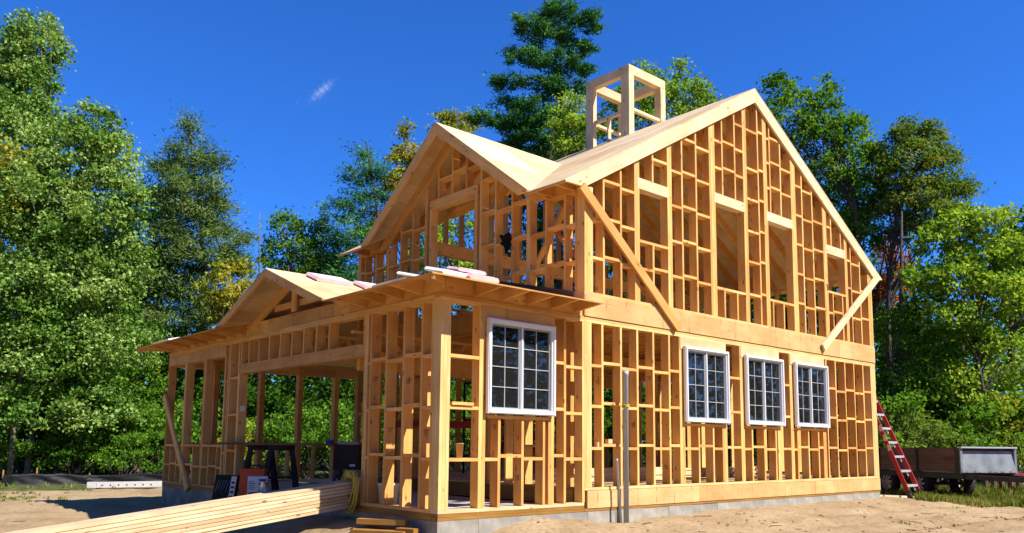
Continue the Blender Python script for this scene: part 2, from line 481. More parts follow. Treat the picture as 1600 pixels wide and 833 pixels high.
def lathe(mb, prof, n=20, mi=0, c=(0, 0, 0)):
    b = len(mb.v)
    for r, z in prof:
        for k in range(n):
            a = 2*math.pi*k/n
            mb.v.append((c[0]+r*math.cos(a), c[1]+r*math.sin(a), c[2]+z))
    for i in range(len(prof)-1):
        for k in range(n):
            k2 = (k+1) % n
            mb.f.append((b+i*n+k, b+i*n+k2, b+(i+1)*n+k2, b+(i+1)*n+k)); mb.mi.append(mi)

def sstep(x, a, b):
    t = np.clip((x-a)/(b-a), 0, 1)
    return t*t*(3-2*t)

# ------------------------------------------------------------------ ground
def vnoise(x, y, s, seed):
    r = np.random.default_rng(seed)
    g = r.random((64, 64))
    fx, fy = x/s, y/s
    ix, iy = np.floor(fx).astype(int), np.floor(fy).astype(int)
    tx, ty = fx-ix, fy-iy
    tx, ty = tx*tx*(3-2*tx), ty*ty*(3-2*ty)
    a = g[ix % 64, iy % 64]; b = g[(ix+1) % 64, iy % 64]; c = g[ix % 64, (iy+1) % 64]; d = g[(ix+1) % 64, (iy+1) % 64]
    return (a*(1-tx)+b*tx)*(1-ty)+(c*(1-tx)+d*tx)*ty - 0.5

def ground_z(x, y):
    x = np.asarray(x, float); y = np.asarray(y, float)
    z = -0.385 + 0*x
    bank = np.exp(-(np.minimum(y, 0)/1.3)**2) * sstep(x, 0.2, 1.8)*(1-sstep(x, 10.8, 14.5))*(1-sstep(y, 0.2, 1.5))
    z = z + 0.225*bank + 0.05*sstep(x, 3, 6)*(1-sstep(x, 10, 13))*bank
    bl = np.exp(-(np.minimum(x, 0)/1.0)**2)*sstep(y, -1.2, 1.0)*(1-sstep(y, 3.0, 7.5))*(1-sstep(x, 1.0, 3.0))
    z = z + 0.27*bl
    z = z + 0.10*sstep(x, 2, 6)*(1-sstep(y, -0.3, 2.0))*(1-bank)
    z = z - 0.10*sstep(-y, 3.0, 7.5)
    z = z + 0.05*vnoise(x, y, 1.7, 1)*sstep(np.abs(x-5)+np.abs(y), 2, 6) + 0.045*vnoise(x, y, 0.45, 2) + 0.03*vnoise(x, y, 0.19, 3)
    rut = np.sin((y*0.94+x*0.10)*9.5+2.2*vnoise(x, y, 2.5, 8))
    z = z + 0.026*rut*(1-sstep(y, -1.6, -0.5))*sstep(x, 2.5, 5)
    far = sstep(np.hypot(x-5, y-3), 26, 60)
    z = z + far*(1.2*vnoise(x, y, 22, 4)+0.3)
    return z

def axis(lo, hi, fine, step):
    a = list(np.arange(fine[0], fine[1]+1e-6, step))
    v, st = fine[1], step
    while v < hi:
        st *= 1.25; v += st; a.append(v)
    v, st = fine[0], step
    while v > lo:
        st *= 1.25; v -= st; a.insert(0, v)
    return np.array(a)
gx = axis(-700, 700, (-9, 22), 0.11); gy = axis(-700, 700, (-6, 18), 0.11)
X, Y = np.meshgrid(gx, gy, indexing='ij')
Z = ground_z(X, Y)
nx, ny = X.shape
idx = np.arange(nx*ny).reshape(nx, ny)
quads = np.stack([idx[:-1, :-1], idx[1:, :-1], idx[1:, 1:], idx[:-1, 1:]], -1).reshape(-1, 4)
def np_mesh(name, V, Fq, mat, smooth=False):
    """big mesh from numpy arrays, all faces with the same corner count"""
    me = bpy.data.meshes.new(name)
    k = Fq.shape[1]
    me.vertices.add(len(V)); me.vertices.foreach_set('co', np.ascontiguousarray(V, dtype=np.float32).ravel())
    me.loops.add(Fq.size); me.loops.foreach_set('vertex_index', np.ascontiguousarray(Fq, dtype=np.int32).ravel())
    me.polygons.add(len(Fq))
    me.polygons.foreach_set('loop_start', np.arange(0, Fq.size, k, dtype=np.int32))
    me.polygons.foreach_set('loop_total', np.full(len(Fq), k, dtype=np.int32))
    if smooth: me.polygons.foreach_set('use_smooth', np.ones(len(Fq), dtype=bool))
    me.materials.append(mat)
    me.update(calc_edges=True)
    return me
gme = np_mesh('ground', np.stack([X, Y, Z], -1).reshape(-1, 3), quads, M['sand'], True)
lit = gme.attributes.new('litter', 'FLOAT', 'POINT')
# where bare sand gives way to grass and leaf litter
cw = sstep(Y.ravel(), 14.6, 17.0)
cw = np.maximum(cw, sstep(X.ravel()*0.8+Y.ravel()*0.9, 14.2, 16.0)*sstep(X.ravel(), 10, 13))
cw = np.maximum(cw, sstep(np.hypot(X.ravel()-4, Y.ravel()), 22, 27))
lit.data.foreach_set('value', cw.astype(np.float32))
tag(link('ground', gme), kind='structure')

# ================================================================== THE HOUSE
XM, XL, YB, YW = 2.337, 10.772, 5.815, 8.80      # main wall corner, right end, back of main part, left end of the low wing
T = 0.038                                        # framing thickness
DP = 0.14                                        # wall depth
H = empty('house_frame', (0, 0, 0), 'unfinished two storey timber house frame with open gables standing on a concrete foundation', 'house')
ST, PL, PLY = M['stud'], M['pale'], M['ply']
G = 0.0015
jit = lambda a: random.uniform(-a, a)

# --- foundation, in pours with joints
def found_run(axis_, a0, a1, c0, c1, ztop, step):
    a = a0
    while a < a1-0.02:
        b = min(a+step*random.uniform(0.85, 1.15), a1)
        if a1-b < 0.25: b = a1
        pr = jit(0.003)
        if axis_ == 'x': abox('foundation_panel', a, b-0.004, c0+pr, c1, -0.75, ztop, M['conc'], H)
        else: abox('foundation_panel', c0+pr, c1, a, b-0.004, -0.75, ztop, M['conc'], H)
        a = b
found_run('x', 0.0, XL, 0.004, 0.20, -0.003, 0.62)
found_run('y', 0.205, YW, 0.004, 0.20, -0.003, 0.95)
found_run('x', 0.205, 4.4, YW-0.2, YW, -0.003, 1.4)
found_run('y', 0.205, YB, XL-0.2, XL, -0.003, 1.4)
found_run('x', 4.4, XL-0.205, YB-0.2, YB, -0.003, 1.4)
# floors
abox('floor_slab', 0.21, XM-0.05, 0.21, YW-0.21, -0.2, 0.062, M['slab'], H)
abox('floor_deck', XM+0.01, XL-0.02, 0.02, YB-0.02, 0.285, 0.303, M['deck'], H)
abox('floor_deck', XM+0.01, 4.4, YB-0.016, YW-0.21, 0.07, 0.088, M['deck'], H)
abox('floor_rim', XM-0.03, XM+0.008, 0.19, YB, 0.078, 0.283, M['treated'], H)
# sill plates and rims of right wall
abox('sill_plate', 0.0, XM+0.0, 0.0, DP, 0.0, 0.036, M['treated'], H)
abox('sill_plate', 0.0, XM-0.01, -0.002, DP, 0.038, 0.076, M['treated'], H)
abox('sill_plate', 0.002, DP, DP+0.002, YW, 0.0, 0.036, M['treated'], H)
abox('sill_plate', 0.0, DP, DP+0.004, YW, 0.038, 0.076, M['treated'], H)
abox('sill_plate', XM+0.004, XL, -0.002, DP, 0.0, 0.036, M['treated'], H)
abox('sill_plate', DP+0.004, 4.3, YW-DP, YW-0.002, 0.038, 0.076, M['treated'], H)
x = XM+0.04
while x < XL-0.01:                                # plywood faced rim of the floor
    x2 = min(x+2.42, XL)
    abox('rim_panel', x, x2-0.004, -0.012, 0.028, 0.038, 0.262, M['rim'], H); x = x2
# bottom plates
abox('bottom_plate', 0.0, XM-0.01, 0.0, DP, 0.078, 0.114, PL, H)
abox('bottom_plate', 0.0, DP, DP+0.004, 1.62, 0.078, 0.114, ST, H)
abox('bottom_plate', 0.0, DP, 5.44, YW, 0.078, 0.114, ST, H)
abox('bottom_plate', XM+0.004, XL, 0.0, DP, 0.267, 0.303, M['post'], H)
# top plates (double)
ZP0, ZP1, ZP2 = 2.464, 2.502, 2.54
for z0, z1, o in ((ZP0, ZP1-G, 0.0), (ZP1, ZP2, 0.001)):
    abox('top_plate', o, XM-0.002, o, DP-o, z0, z1, ST, H)
    abox('top_plate', XM+0.002, XL-o, o, DP-o, z0, z1, M['post'], H)
    abox('top_plate', o, DP-o, DP+0.002, YW-o, z0, z1, ST, H)
    abox('top_plate', DP+0.002, 4.3, YW-DP+o, YW-o, z0, z1, ST, H)
    abox('top_plate', XM+0.002, XM+DP, DP+0.002, YB, z0, z1, ST, H)
    abox('top_plate', XM+DP+0.004, XL-DP-0.004, YB-DP+o, YB-o, z0, z1, ST, H)
    abox('top_plate', XL-DP+o, XL-o, DP+0.004, YB, z0, z1, ST, H)
# second floor rim band (right wall), plywood faced
x = XM-0.012
for x2 in (4.41, 6.85, 9.29, XL):
    abox('rim_panel', x, x2-0.004, -0.014, 0.03, ZP2+0.004, 2.838, M['rim'], H); x = x2
abox('rim_panel', XM-0.012, XM+0.03, 0.034, YB, ZP2+0.004, 2.838, M['rim'], H)
abox('rim_panel', XL-0.03, XL+0.012, 0.034, YB, ZP2+0.004, 2.838, M['rim'], H)

def stud_x(x, z0, z1, y0=0.0, y1=DP, name='stud', mat=None, w=T):
    abox(name, x-w/2, x+w/2, y0, y1, z0+G, z1-G, mat or ST, H)
def stud_y(y, z0, z1, x0=0.0, x1=DP, name='stud', mat=None, w=T):
    abox(name, x0, x1, y-w/2, y+w/2, z0+G, z1-G, mat or ST, H)
def blocks_x(xs, rows, y0=0.002, y1=DP-0.002, amp=0.02, mat=None):
    """blocking between neighbouring members; xs = sorted list of (left edge, right edge)"""
    for i in range(len(xs)-1):
        a, b = xs[i][1], xs[i+1][0]
        if b-a < 0.08: continue
        for z in rows:
            zz = z + (amp if i % 2 else -amp) + jit(0.004)
            abox('blocking', a+G, b-G, y0, y1, zz-T, zz, mat or ST, H)

def pair(c0, c1):
    """members side by side filling c0..c1"""
    n = max(1, round((c1-c0)/T)); w = (c1-c0)/n
    return [c0+w*(i+0.5) for i in range(n)], w-0.002

# --- A: front block, right wall (X 0..XM, Y=0)
zb, zt = 0.114, ZP0
def corner(c, z0, z1):
    cs, w = pair(*c)
    for xx in cs: stud_x(xx, z0, z1, w=w, name='corner_post', mat=M['post'])
for xx, w in ((0.023, 0.044), (0.069, 0.044), (0.115, 0.044)):
    stud_x(xx, zb, zt, name='corner_post', mat=M['post'], w=w)
A_full = [(0.56, 0.663), (1.68, 1.78)]
for a, b in A_full:
    cs, w = pair(a, b)
    w = (b-a)/2-0.002
    stud_x(a+(b-a)/4, zb, zt, w=w); stud_x(b-(b-a)/4, zb, zt, w=w)
stud_x(1.973, zb, zt)
stud_x(2.313, zb, zt, w=0.044)
SILL_A = 1.185
for xx in (0.877, 1.25, 1.607): stud_x(xx, zb, SILL_A-T, name='cripple_stud')
abox('rough_sill', 0.665, 1.678, 0.0, DP, SILL_A-T+G, SILL_A, ST, H)
rA = (1.885, 1.295, 0.71)
blocks_x([(0, 0.138), (0.56, 0.663)], (1.865, 1.275, 0.69), amp=0)
blocks_x([(0.56, 0.663), (0.858, 0.896), (1.231, 1.269), (1.588, 1.626), (1.68, 1.78)], (0.712,), amp=0.02)
blocks_x([(1.68, 1.78), (1.954, 1.992), (2.291, 2.335)], rA, amp=-0.022)
abox('header_panel', 0.58, 1.775, -0.010, 0.002-G, 2.28, ZP0-G, M['rim'], H)
abox('header', 0.665, 1.678, 0.004, DP, 2.29, ZP0-G, ST, H)

# --- B: main lower wall, right side (Y=0)
zb, zt = 0.303, ZP0
corner((2.338, 2.470), zb, zt)
abox('corner_post', 2.34, 2.47, 0.142, 0.18, zb, zt, ST, H)
B_single = [2.684, 3.062, 3.410, 3.765, 4.130, 8.780, 9.132, 9.504, 9.868, 10.243]
for xx in B_single: stud_x(xx, zb, zt)
WB = [(4.362, 4.484, 5.434, 5.565, (4.83, 5.20)), (5.951, 6.053, 7.050, 7.143, (6.275, 6.635, 6.99)), (7.474, 7.575, 8.588, 8.700, (7.695, 8.07, 8.42))]
for a0, a1, b0, b1, cr in WB:
    for a, b in ((a0, a1), (b0, b1)):
        w = (b-a)/2-0.002
        stud_x(a+(b-a)/4, zb, zt, w=w); stud_x(b-(b-a)/4, zb, zt, w=w)
    for xx in cr: stud_x(xx, zb, SILL_A-T, name='cripple_stud')
    abox('rough_sill', a1+G, b0-G, 0, DP, SILL_A-T+G, SILL_A, ST, H)
    abox('header', a1+G, b0-G, 0.004, DP, 2.29, ZP0-G, ST, H)
    abox('header_panel', a0+0.02, b1-0.01, -0.010, 0.002-G, 2.28, ZP0-G, M['deck'], H)
    blocks_x([(a0, a1)]+[(c-T/2, c+T/2) for c in cr]+[(b0, b1)], (0.85,), amp=0.02)
corner((10.56, XL-0.002), zb, zt)
rB = (1.94, 1.40, 0.848)
sB = [(2.338, 2.470)]+[(c-T/2, c+T/2) for c in B_single[:5]]+[(4.362, 4.484)]
blocks_x(sB, rB, amp=0.022)
blocks_x([(5.434, 5.565), (5.951, 6.053)], rB, amp=-0.01)
blocks_x([(7.05, 7.143), (7.474, 7.575)], rB, amp=0.01)
blocks_x([(8.588, 8.700)]+[(c-T/2, c+T/2) for c in B_single[5:]]+[(10.56, 10.77)], rB, amp=0.022)

# --- L: front block, left wall (X=0)
zb, zt = 0.114, ZP0
stud_y(0.161, zb, zt, name='corner_post')
for yy in (0.366, 0.737, 1.111, 1.470): stud_y(yy, zb, zt)
stud_y(1.600, zb, zt); stud_y(1.560, zb, zt)
sL = [(0.0, 0.18), (0.347, 0.385), (0.718, 0.756), (1.092, 1.130), (1.451, 1.489), (1.541, 1.579)]
for i in range(len(sL)-1):
    a, b = sL[i][1], sL[i+1][0]
    if b-a < 0.03: continue
    for z in (1.88, 1.29, 0.71):
        zz = z + (-0.018 if i % 2 == 0 else 0.018)
        abox('blocking', 0.002, DP-0.002, a+G, b-G, zz-T, zz, ST, H)
# wide opening: header beam, short studs above
abox('header', 0.0, DP, 1.622, 5.44, 1.945, 2.105, ST, H)
for yy in (2.555, 2.92, 3.29, 3.655, 4.03, 4.40, 4.775, 5.14): stud_y(yy, 2.105, ZP0, name='cripple_stud')
stud_y(1.642, 2.105, ZP0, name='cripple_stud')
stud_y(5.42, 2.105, ZP0, name='cripple_stud')
stud_y(5.462, zb, 1.945); stud_y(5.50, zb, zt, x0=0.001)
stud_y(5.86, zb, zt); stud_y(5.922, zb, zt); stud_y(6.05, zb, zt, w=0.05)
for z in (1.91, 1.31, 0.73): abox('blocking', 0.002, DP-0.002, 5.521, 5.839, z-T, z, ST, H)
for z in (1.87, 1.27, 0.68): abox('blocking', 0.002, DP-0.002, 5.942, 6.024, z-T, z, ST, H)
for c0, c1 in ((6.90, 6.998), (7.81, 7.915), (8.765, YW-0.002)):
    w = (c1-c0)/2
    stud_y(c0+w/2, zb, zt, w=w-0.002); stud_y(c0+1.5*w, zb, zt, w=w-0.002)
bays = [(6.076, 6.90), (6.998, 7.81), (7.915, 8.765)]
for (a, b), subs in zip(bays, ((6.255, 6.612), (7.325,), (8.14, 8.47))):
    abox('rough_sill', 0.0, DP, a+G, b-G, 0.762, 0.80, ST, H)
    e = [(a-0.01, a)]+[(s-T/2, s+T/2) for s in subs]+[(b, b+.01)]
    for s in subs: stud_y(s, zb, 0.762, name='cripple_stud')
    for i in range(len(e)-1):
        zz = 0.45+(0.012 if i % 2 else -0.012)
        if e[i+1][0]-e[i][1] > 0.06: abox('blocking', 0.002, DP-0.002, e[i][1]+G, e[i+1][0]-G, zz-T, zz, ST, H)
    abox('header', 0.004, DP, a+G, b-G, 2.29, ZP0-G, ST, H)
abox('header_panel', -0.010, 0.002-G, 6.03, 8.74, 2.285, ZP0-G, M['rim'], H)
# blocking boards on the plate between the tails
yy = 0.02
while yy < YW-0.05:
    y2 = min(yy+0.41, YW)
    abox('eave_block', 0.02, 0.058, yy, y2-0.004, ZP2+G, 2.735, PLY, H); yy = y2
xx = 0.062
while xx < XM-0.03:
    x2 = min(xx+0.41, XM-0.016)
    abox('eave_block', xx, x2-0.004, 0.02, 0.058, ZP2+G, 2.735, PLY, H); xx = x2
# tapered tails under the low eave
def tail(name, q, thick):
    prism(name, q, thick, PLY, H, u=Vector(q[1])-Vector(q[0]))
SL = 0.25; OV = 0.4928; ZE = 2.632
zr = lambda e: ZE + SL*e           # roof height at e metres in from the eave
for y in np.arange(0.40, 9.0, 0.412):
    y = float(y)
    if y > YW-0.1: break
    if 1.95 < y < 5.25: continue
    tail('rafter_tail', [(-OV+0.02, y, zr(0.02)-0.012), (0.018, y, ZP2+0.03), (0.018, y, zr(OV)-0.012)], T)
for x in np.arange(0.52, XM-0.05, 0.412):
    x = float(x)
    tail('rafter_tail', [(x, -OV+0.02, zr(0.02)-0.012), (x, 0.018, ZP2+0.03), (x, 0.018, zr(OV)-0.012)], T)
for (sx, sy) in ((0, 0), (0, 1)):
    y0 = 0 if sy == 0 else YW; dy = -1 if sy == 0 else 1
    beam('hip_tail', (-OV+0.03, y0+dy*(OV-0.03), zr(0)-0.035), (0.05, y0-dy*0.05, 2.70), T, 0.06, PLY, H)
# common rafters of the low roof (seen from below through the wing)
for y in np.arange(0.81, 8.4, 0.412):
    y = float(y)
    xe = min(XM-0.04, y-0.1, YW-0.2-y+0.3)
    if 5.9 < y: xe = min(XM-0.04, YW-y)
    if xe > 0.4: beam('rafter', (0.06, y, zr(OV+0.06)-0.115), (xe, y, zr(OV+xe)-0.115), T, 0.18, ST, H)

# --- low hip roof decking in sheets
def clip_poly(poly, a, b, c):
    """keep the part of a 2-D polygon where a*u+b*v<=c"""
    out = []
    for i in range(len(poly)):
        p, q = poly[i], poly[(i+1) % len(poly)]
        dp, dq = a*p[0]+b*p[1]-c, a*q[0]+b*q[1]-c
        if dp <= 0: out.append(p)
        if dp*dq < 0:
            t = dp/(dp-dq); out.append((p[0]+t*(q[0]-p[0]), p[1]+t*(q[1]-p[1])))
    return out
def sheets(name, poly, u, mat, su=2.44, sv=1.22, thick=0.016, lift=True, parent=None):
    """cover a flat 3-D polygon with staggered sheets; u = direction of the long joints"""
    P = [Vector(p) for p in poly]
    n = (P[1]-P[0]).cross(P[2]-P[0]).normalized()
    if n.z < 0: n = -n
    U = Vector(u).normalized(); V = n.cross(U)
    o = P[0]
    uv = [((p-o).dot(U), (p-o).dot(V)) for p in P]
    u0, u1 = min(a for a, b in uv), max(a for a, b in uv); v0, v1 = min(b for a, b in uv), max(b for a, b in uv)
    nv = int(math.ceil((v1-v0)/sv)); g = 0.0014
    for j in range(nv):
        va, vb = v0+j*sv+g, min(v0+(j+1)*sv, v1+1)-g
        uu = u0 - (su/2 if j % 2 else 0)
        while uu < u1:
            q = clip_poly(uv, 1, 0, uu+su-g); q = clip_poly(q, -1, 0, -(uu+g)) if q else q
            q = clip_poly(q, 0, 1, vb) if q else q; q = clip_poly(q, 0, -1, -va) if q else q
            uu += su
            if len(q) < 3: continue
            ar = abs(sum(q[i][0]*q[(i+1) % len(q)][1]-q[(i+1) % len(q)][0]*q[i][1] for i in range(len(q))))/2
            if ar < 0.01: continue
            pts = [o+U*a+V*b+n*(jit(0.0012)-thick/2 if lift else 0) for a, b in q]
            prism(name, pts, thick, mat, parent or H, u=U)
E0 = OV
hx = XM
zt_ = zr(OV+hx)
Yn = YW+OV
y1_, y2_ = 1.89, 5.35
sheets('roof_sheet', [(-E0, -E0, ZE), (-E0, y1_, ZE), (y1_, y1_, zr(OV+y1_))], (0, 1, 0), PLY)
sheets('roof_sheet', [(-E0, y2_, ZE), (-E0, Yn, ZE), (hx, Yn-(hx+E0), zt_), (hx, y2_, zt_)], (0, 1, 0), PLY)
sheets('roof_sheet', [(-E0+0.02, y1_+0.004, zr(0.02)), (hx, 3.60, zt_), (hx, hx, zt_), (y1_, y1_+0.004, zr(OV+y1_))], (0, 1, 0), PLY)
sheets('roof_sheet', [(-E0+0.02, y2_-0.004, zr(0.02)), (hx, 3.64, zt_), (hx, y2_-0.004, zt_)], (0, 1, 0), PLY)
sheets('roof_sheet', [(-E0, -E0, ZE), (hx-0.016, -E0, ZE), (hx-0.016, hx-0.016, zr(OV+hx-0.016))], (1, 0, 0), PLY)
sheets('roof_sheet', [(-E0, Yn, ZE), (hx, Yn-(hx+E0), zt_), (4.7, Yn-(hx+E0), zt_), (4.7, Yn, ZE)], (1, 0, 0), PLY)
sheets('roof_sheet', [(hx+0.03, Yn-(hx+E0)-0.004, zt_), (hx+0.03, YB+0.05, zt_), (4.7, YB+0.05, zt_), (4.7, Yn-(hx+E0)-0.004, zt_)], (1, 0, 0), PLY)

# --- little gable over the wide opening
DY, DZ, DX = 3.62, 3.33, -0.46
dsl = 0.39
dh = (DZ-2.655)/dsl
for s in (-1, 1):
    e = DY+s*dh
    top = lambda yy, d=0: DZ - dsl*abs(yy-DY) - d
    # rake board
    prism('rake_board', [(DX, DY, DZ-0.005), (DX, e, 2.66), (DX, e-s*0.30, 2.66), (DX, DY, DZ-0.125)], T, ST, H, u=(0, s, -dsl))
    # rafter standing on the wall
    prism('rafter', [(0.02, DY, DZ-0.02), (0.02, DY+s*1.66, top(DY+1.66, 0.02)), (0.02, DY+s*1.36, top(DY+1.66, 0.02)), (0.02, DY, DZ-0.14)], T, ST, H, u=(0, s, -dsl))
    for xx in (0.43, 0.84, 1.25, 1.66, 2.07):
        rr_ = 1.5*(1-(xx)/2.6)
        prism('rafter', [(xx, DY, DZ-0.02), (xx, DY+s*rr_, top(DY+rr_, 0.02)), (xx, DY+s*rr_, top(DY+rr_, 0.13)), (xx, DY, DZ-0.13)], T, ST, H, u=(0, s, -dsl))
    # decking: eave line follows the valley on the hip roof
    xr = (DZ-ZE)/SL - OV
    sheets('roof_sheet', [(DX-0.02, DY+s*0.003, DZ), (DX-0.02, e, 2.655), (-0.40, e, 2.655), (min(xr, XM-0.02), DY+s*0.003, DZ)], (1, 0, 0), M['deck'])
stud_y(3.60, 2.75, 3.20, x0=-0.03, x1=0.0, name='king_post', w=0.12)
abox('ridge_board', DX+0.03, XM-0.03, DY-T/2, DY+T/2, 3.15, 3.31, ST, H)
abox('collar_tie', 0.045, 0.083, DY-0.75, DY+0.75, 2.84, 2.93, ST, H)

# --- C: main gable, right wall upper (Y=0)
ZF = 2.838
XR = (XM+XL)/2
RSL = 0.58
XE0 = 1.93
ZR0 = 4.30
def ztop(x): return ZR0 + RSL*(min(x, 2*XR-x)-XE0)          # top of roof deck
ZRR = ztop(XR)
def zund(x): return ztop(x)-0.235
abox('bottom_plate', XM-0.003, XL, -0.003, DP, ZF+0.002, ZF+0.04, M['post'], H)
zb = ZF+0.04
rows = (3.40, 3.94, 4.48, 5.02, 5.56)
def cs(a, b, z0, z1=None, name='stud'):
    w = (b-a)/max(1, round((b-a)/0.055))
    n = max(1, round((b-a)/0.055))
    for i in range(n):
        c = a+w*(i+0.5)
        zz = z1 if z1 is not None else min(zund(c-w/2), zund(c+w/2))+0.10
        if zz-z0 > 0.08: abox(name, c-w/2+0.001, c+w/2-0.001, 0, DP, z0+G, zz, ST, H)
cs(2.338, 2.502, zb, zund(2.34)+0.02, 'corner_post')
singles = [2.720, 3.080, 4.500, 4.863, 6.650, 8.095, 8.457, 9.905, 10.275]
for c in singles: cs(c-T/2, c+T/2, zb)
cs(10.60, XL-0.002, zb, zund(XL)+0.02, 'corner_post')
WC = [((3.373, 3.486), (4.134, 4.242), 4.53, 4.69, 3.78, (3.792,)),
      ((5.214, 5.375), (6.185, 6.300), 4.725, 4.885, 3.36, (5.585, 5.945)),
      ((6.810, 6.930), (7.715, 7.870), 4.725, 4.885, 3.36, (7.028, 7.372)),
      ((8.830, 8.975), (9.658, 9.763), 4.495, 4.66, 3.78, (9.150, 9.522))]
edges = []
for l, r, h0, h1, sz, cr in WC:
    cs(l[0], l[1], zb); cs(r[0], r[1], zb)
    abox('header', l[1]-0.04, r[0]+0.03, -0.001, DP, h0, h1, PL, H)
    abox('rough_sill', l[1]+G, r[0]-G, 0, DP, sz-T, sz, ST, H)
    for c in cr:
        cs(c-T/2, c+T/2, zb, sz-T-G, 'cripple_stud')
        cs(c-T/2, c+T/2, h1, None, 'cripple_stud')
    e = [l]+[(c-T/2, c+T/2) for c in cr]+[r]
    for i in range(len(e)-1):
        a, b = e[i][1], e[i+1][0]
        if b-a < 0.06: continue
        low = [3.40] if sz > 3.5 else []
        up = (5.35, 5.80, 6.24) if h1 > 4.8 else (5.05,)
        for z in low+[q for q in up]:
            zz = z+(0.02 if i % 2 else -0.02)
            if zz < min(zund(a), zund(b))-0.02 and (z < sz or z > h1+0.1):
                abox('blocking', a+G, b-G, 0.002, DP-0.002, zz-T, zz, ST, H)
mem = sorted([(2.338, 2.502)]+[(c-T/2, c+T/2) for c in singles]+[(10.60, XL)]+[w[0] for w in WC]+[w[1] for w in WC])
win = [(w[0][1], w[1][0]) for w in WC]
for i in range(len(mem)-1):
    a, b = mem[i][1], mem[i+1][0]
    if any(abs(a-w0) < 0.02 for w0, w1 in win) or b-a < 0.06: continue
    rs = list(rows)
    if 6.2 < a < 6.7: rs = [3.40, 3.95, 4.48, 5.03, 5.56, 6.24]
    for z in rs:
        zz = z+(0.022 if i % 2 else -0.022)+jit(0.004)
        if zz < min(zund(a), zund(b))+0.02:
            abox('blocking', a+G, b-G, 0.002, DP-0.002, zz-T, zz, ST, H)
# rake boards of the main gable
for s in (-1, 1):
    fx = lambda x: x if s < 0 else 2*XR-x
    prism('rake_board', [(fx(XE0), -0.022, ZR0-0.02), (fx(2.30), -0.022, ZR0-0.02), (fx(XR-0.002), -0.022, ZRR-0.255), (fx(XR-0.002), -0.022, ZRR-0.016)], T, PL, H, u=(1, 0, -s*RSL))
# main roof rafters and decking
for k, y in enumerate(np.arange(0.20, YB, 0.405)):
    y = float(y)
    for s in (-1, 1):
        fx = lambda x: x if s < 0 else 2*XR-x
        if s < 0 and 0.9 < y < 4.85:
            xs = 2.36+ (2.18-abs(y-2.87))*0.75/RSL*0.98
            prism('rafter', [(xs, y, ztop(xs)-0.02), (XR-0.02, y, ZRR-0.03), (XR-0.02, y, ZRR-0.235), (xs, y, ztop(xs)-0.2)], T, ST, H, u=(1, 0, RSL))
        else:
            prism('rafter', [(fx(XM), y, ztop(XM)-0.02), (fx(XR-0.02), y, ZRR-0.03), (fx(XR-0.02), y, ZRR-0.235), (fx(XM), y, ztop(XM)-0.225)], T, ST, H, u=(1, 0, RSL))
            prism('rafter_tail', [(fx(XE0+0.02), y, ZR0-0.01), (fx(XM-0.002), y, ZR0-0.012), (fx(XM-0.002), y, ztop(XM)-0.02)], T, PLY, H, u=(1, 0, 0))
abox('ridge_board', XR-T/2, XR+T/2, 0.0, YB, ZRR-0.26, ZRR-0.03, ST, H)
Y0, Y1 = -0.044, 5.84
GX0 = 1.95; GC = 2.87; GZ = 5.945; GS = 0.745; GB = 4.32
gw = (GZ-GB)/GS
xv = XE0+(GZ-ZR0)/RSL          # where the cross ridge meets the main roof
# left slope, cut away under the cross gable (three convex pieces)
sheets('roof_sheet', [(XE0, Y0, ZR0), (XR-0.003, Y0, ZRR), (XR-0.003, GC-gw, ZRR), (XE0, GC-gw, ZR0)], (0, 1, 0), M['deck'])
sheets('roof_sheet', [(XE0, GC+gw, ZR0), (XR-0.003, GC+gw, ZRR), (XR-0.003, Y1, ZRR), (XE0, Y1, ZR0)], (0, 1, 0), M['deck'])
sheets('roof_sheet', [(XE0+0.02, GC-gw+0.004, ZR0+0.0116), (xv, GC, GZ), (XR-0.003, GC, ZRR), (XR-0.003, GC-gw+0.004, ZRR)], (0, 1, 0), M['deck'])
sheets('roof_sheet', [(XE0+0.02, GC+gw-0.004, ZR0+0.0116), (xv, GC+0.003, GZ), (XR-0.003, GC+0.003, ZRR), (XR-0.003, GC+gw-0.004, ZRR)], (0, 1, 0), M['deck'])
sheets('roof_sheet', [(2*XR-XE0, Y0, ZR0), (XR+0.003, Y0, ZRR), (XR+0.003, Y1, ZRR), (2*XR-XE0, Y1, ZR0)], (0, 1, 0), M['deck'])
# strip of underlay board lying along the upper sheets behind the frame on the ridge
# --- cross gable
for s in (-1, 1):
    e = GC+s*gw
    # deck from rake to valley
    sheets('roof_sheet', [(GX0-0.03, GC+s*0.003, GZ+0.012), (GX0-0.03, e, GB+0.012), (XE0+(GB-ZR0)/RSL+0.02, e, GB+0.012), (xv+0.02, GC+s*0.003, GZ+0.012)], (1, 0, 0), M['deck'])
    prism('rake_board', [(GX0-0.008, GC, GZ-0.008), (GX0-0.008, e, GB-0.01), (GX0-0.008, e-s*0.22, GB-0.01), (GX0-0.008, GC, GZ-0.185)], T, ST, H, u=(0, s, -GS))
    # inner rake against the wall
    prism('rafter', [(XM-0.022, GC, GZ-0.02), (XM-0.022, e+s*0.02, GB-0.035), (XM-0.022, e-s*0.26, GB-0.035), (XM-0.022, GC, GZ-0.225)], T, ST, H, u=(0, s, -GS))
    for xx in np.arange(2.75, xv, 0.405):
        xx = float(xx); f = 1-(xx-XE0)/(xv-XE0)
        if gw*f < 0.3: continue
        prism('rafter', [(xx, GC, GZ-0.01), (xx, GC+s*gw*f, GZ-GS*gw*f-0.01), (xx, GC+s*(gw*f-0.03), GZ-GS*gw*f-0.16), (xx, GC, GZ-0.19)], T, ST, H, u=(0, s, -GS))
abox('ridge_board', GX0+0.03, xv, GC-T/2, GC+T/2, GZ-0.24, GZ-0.02, ST, H)
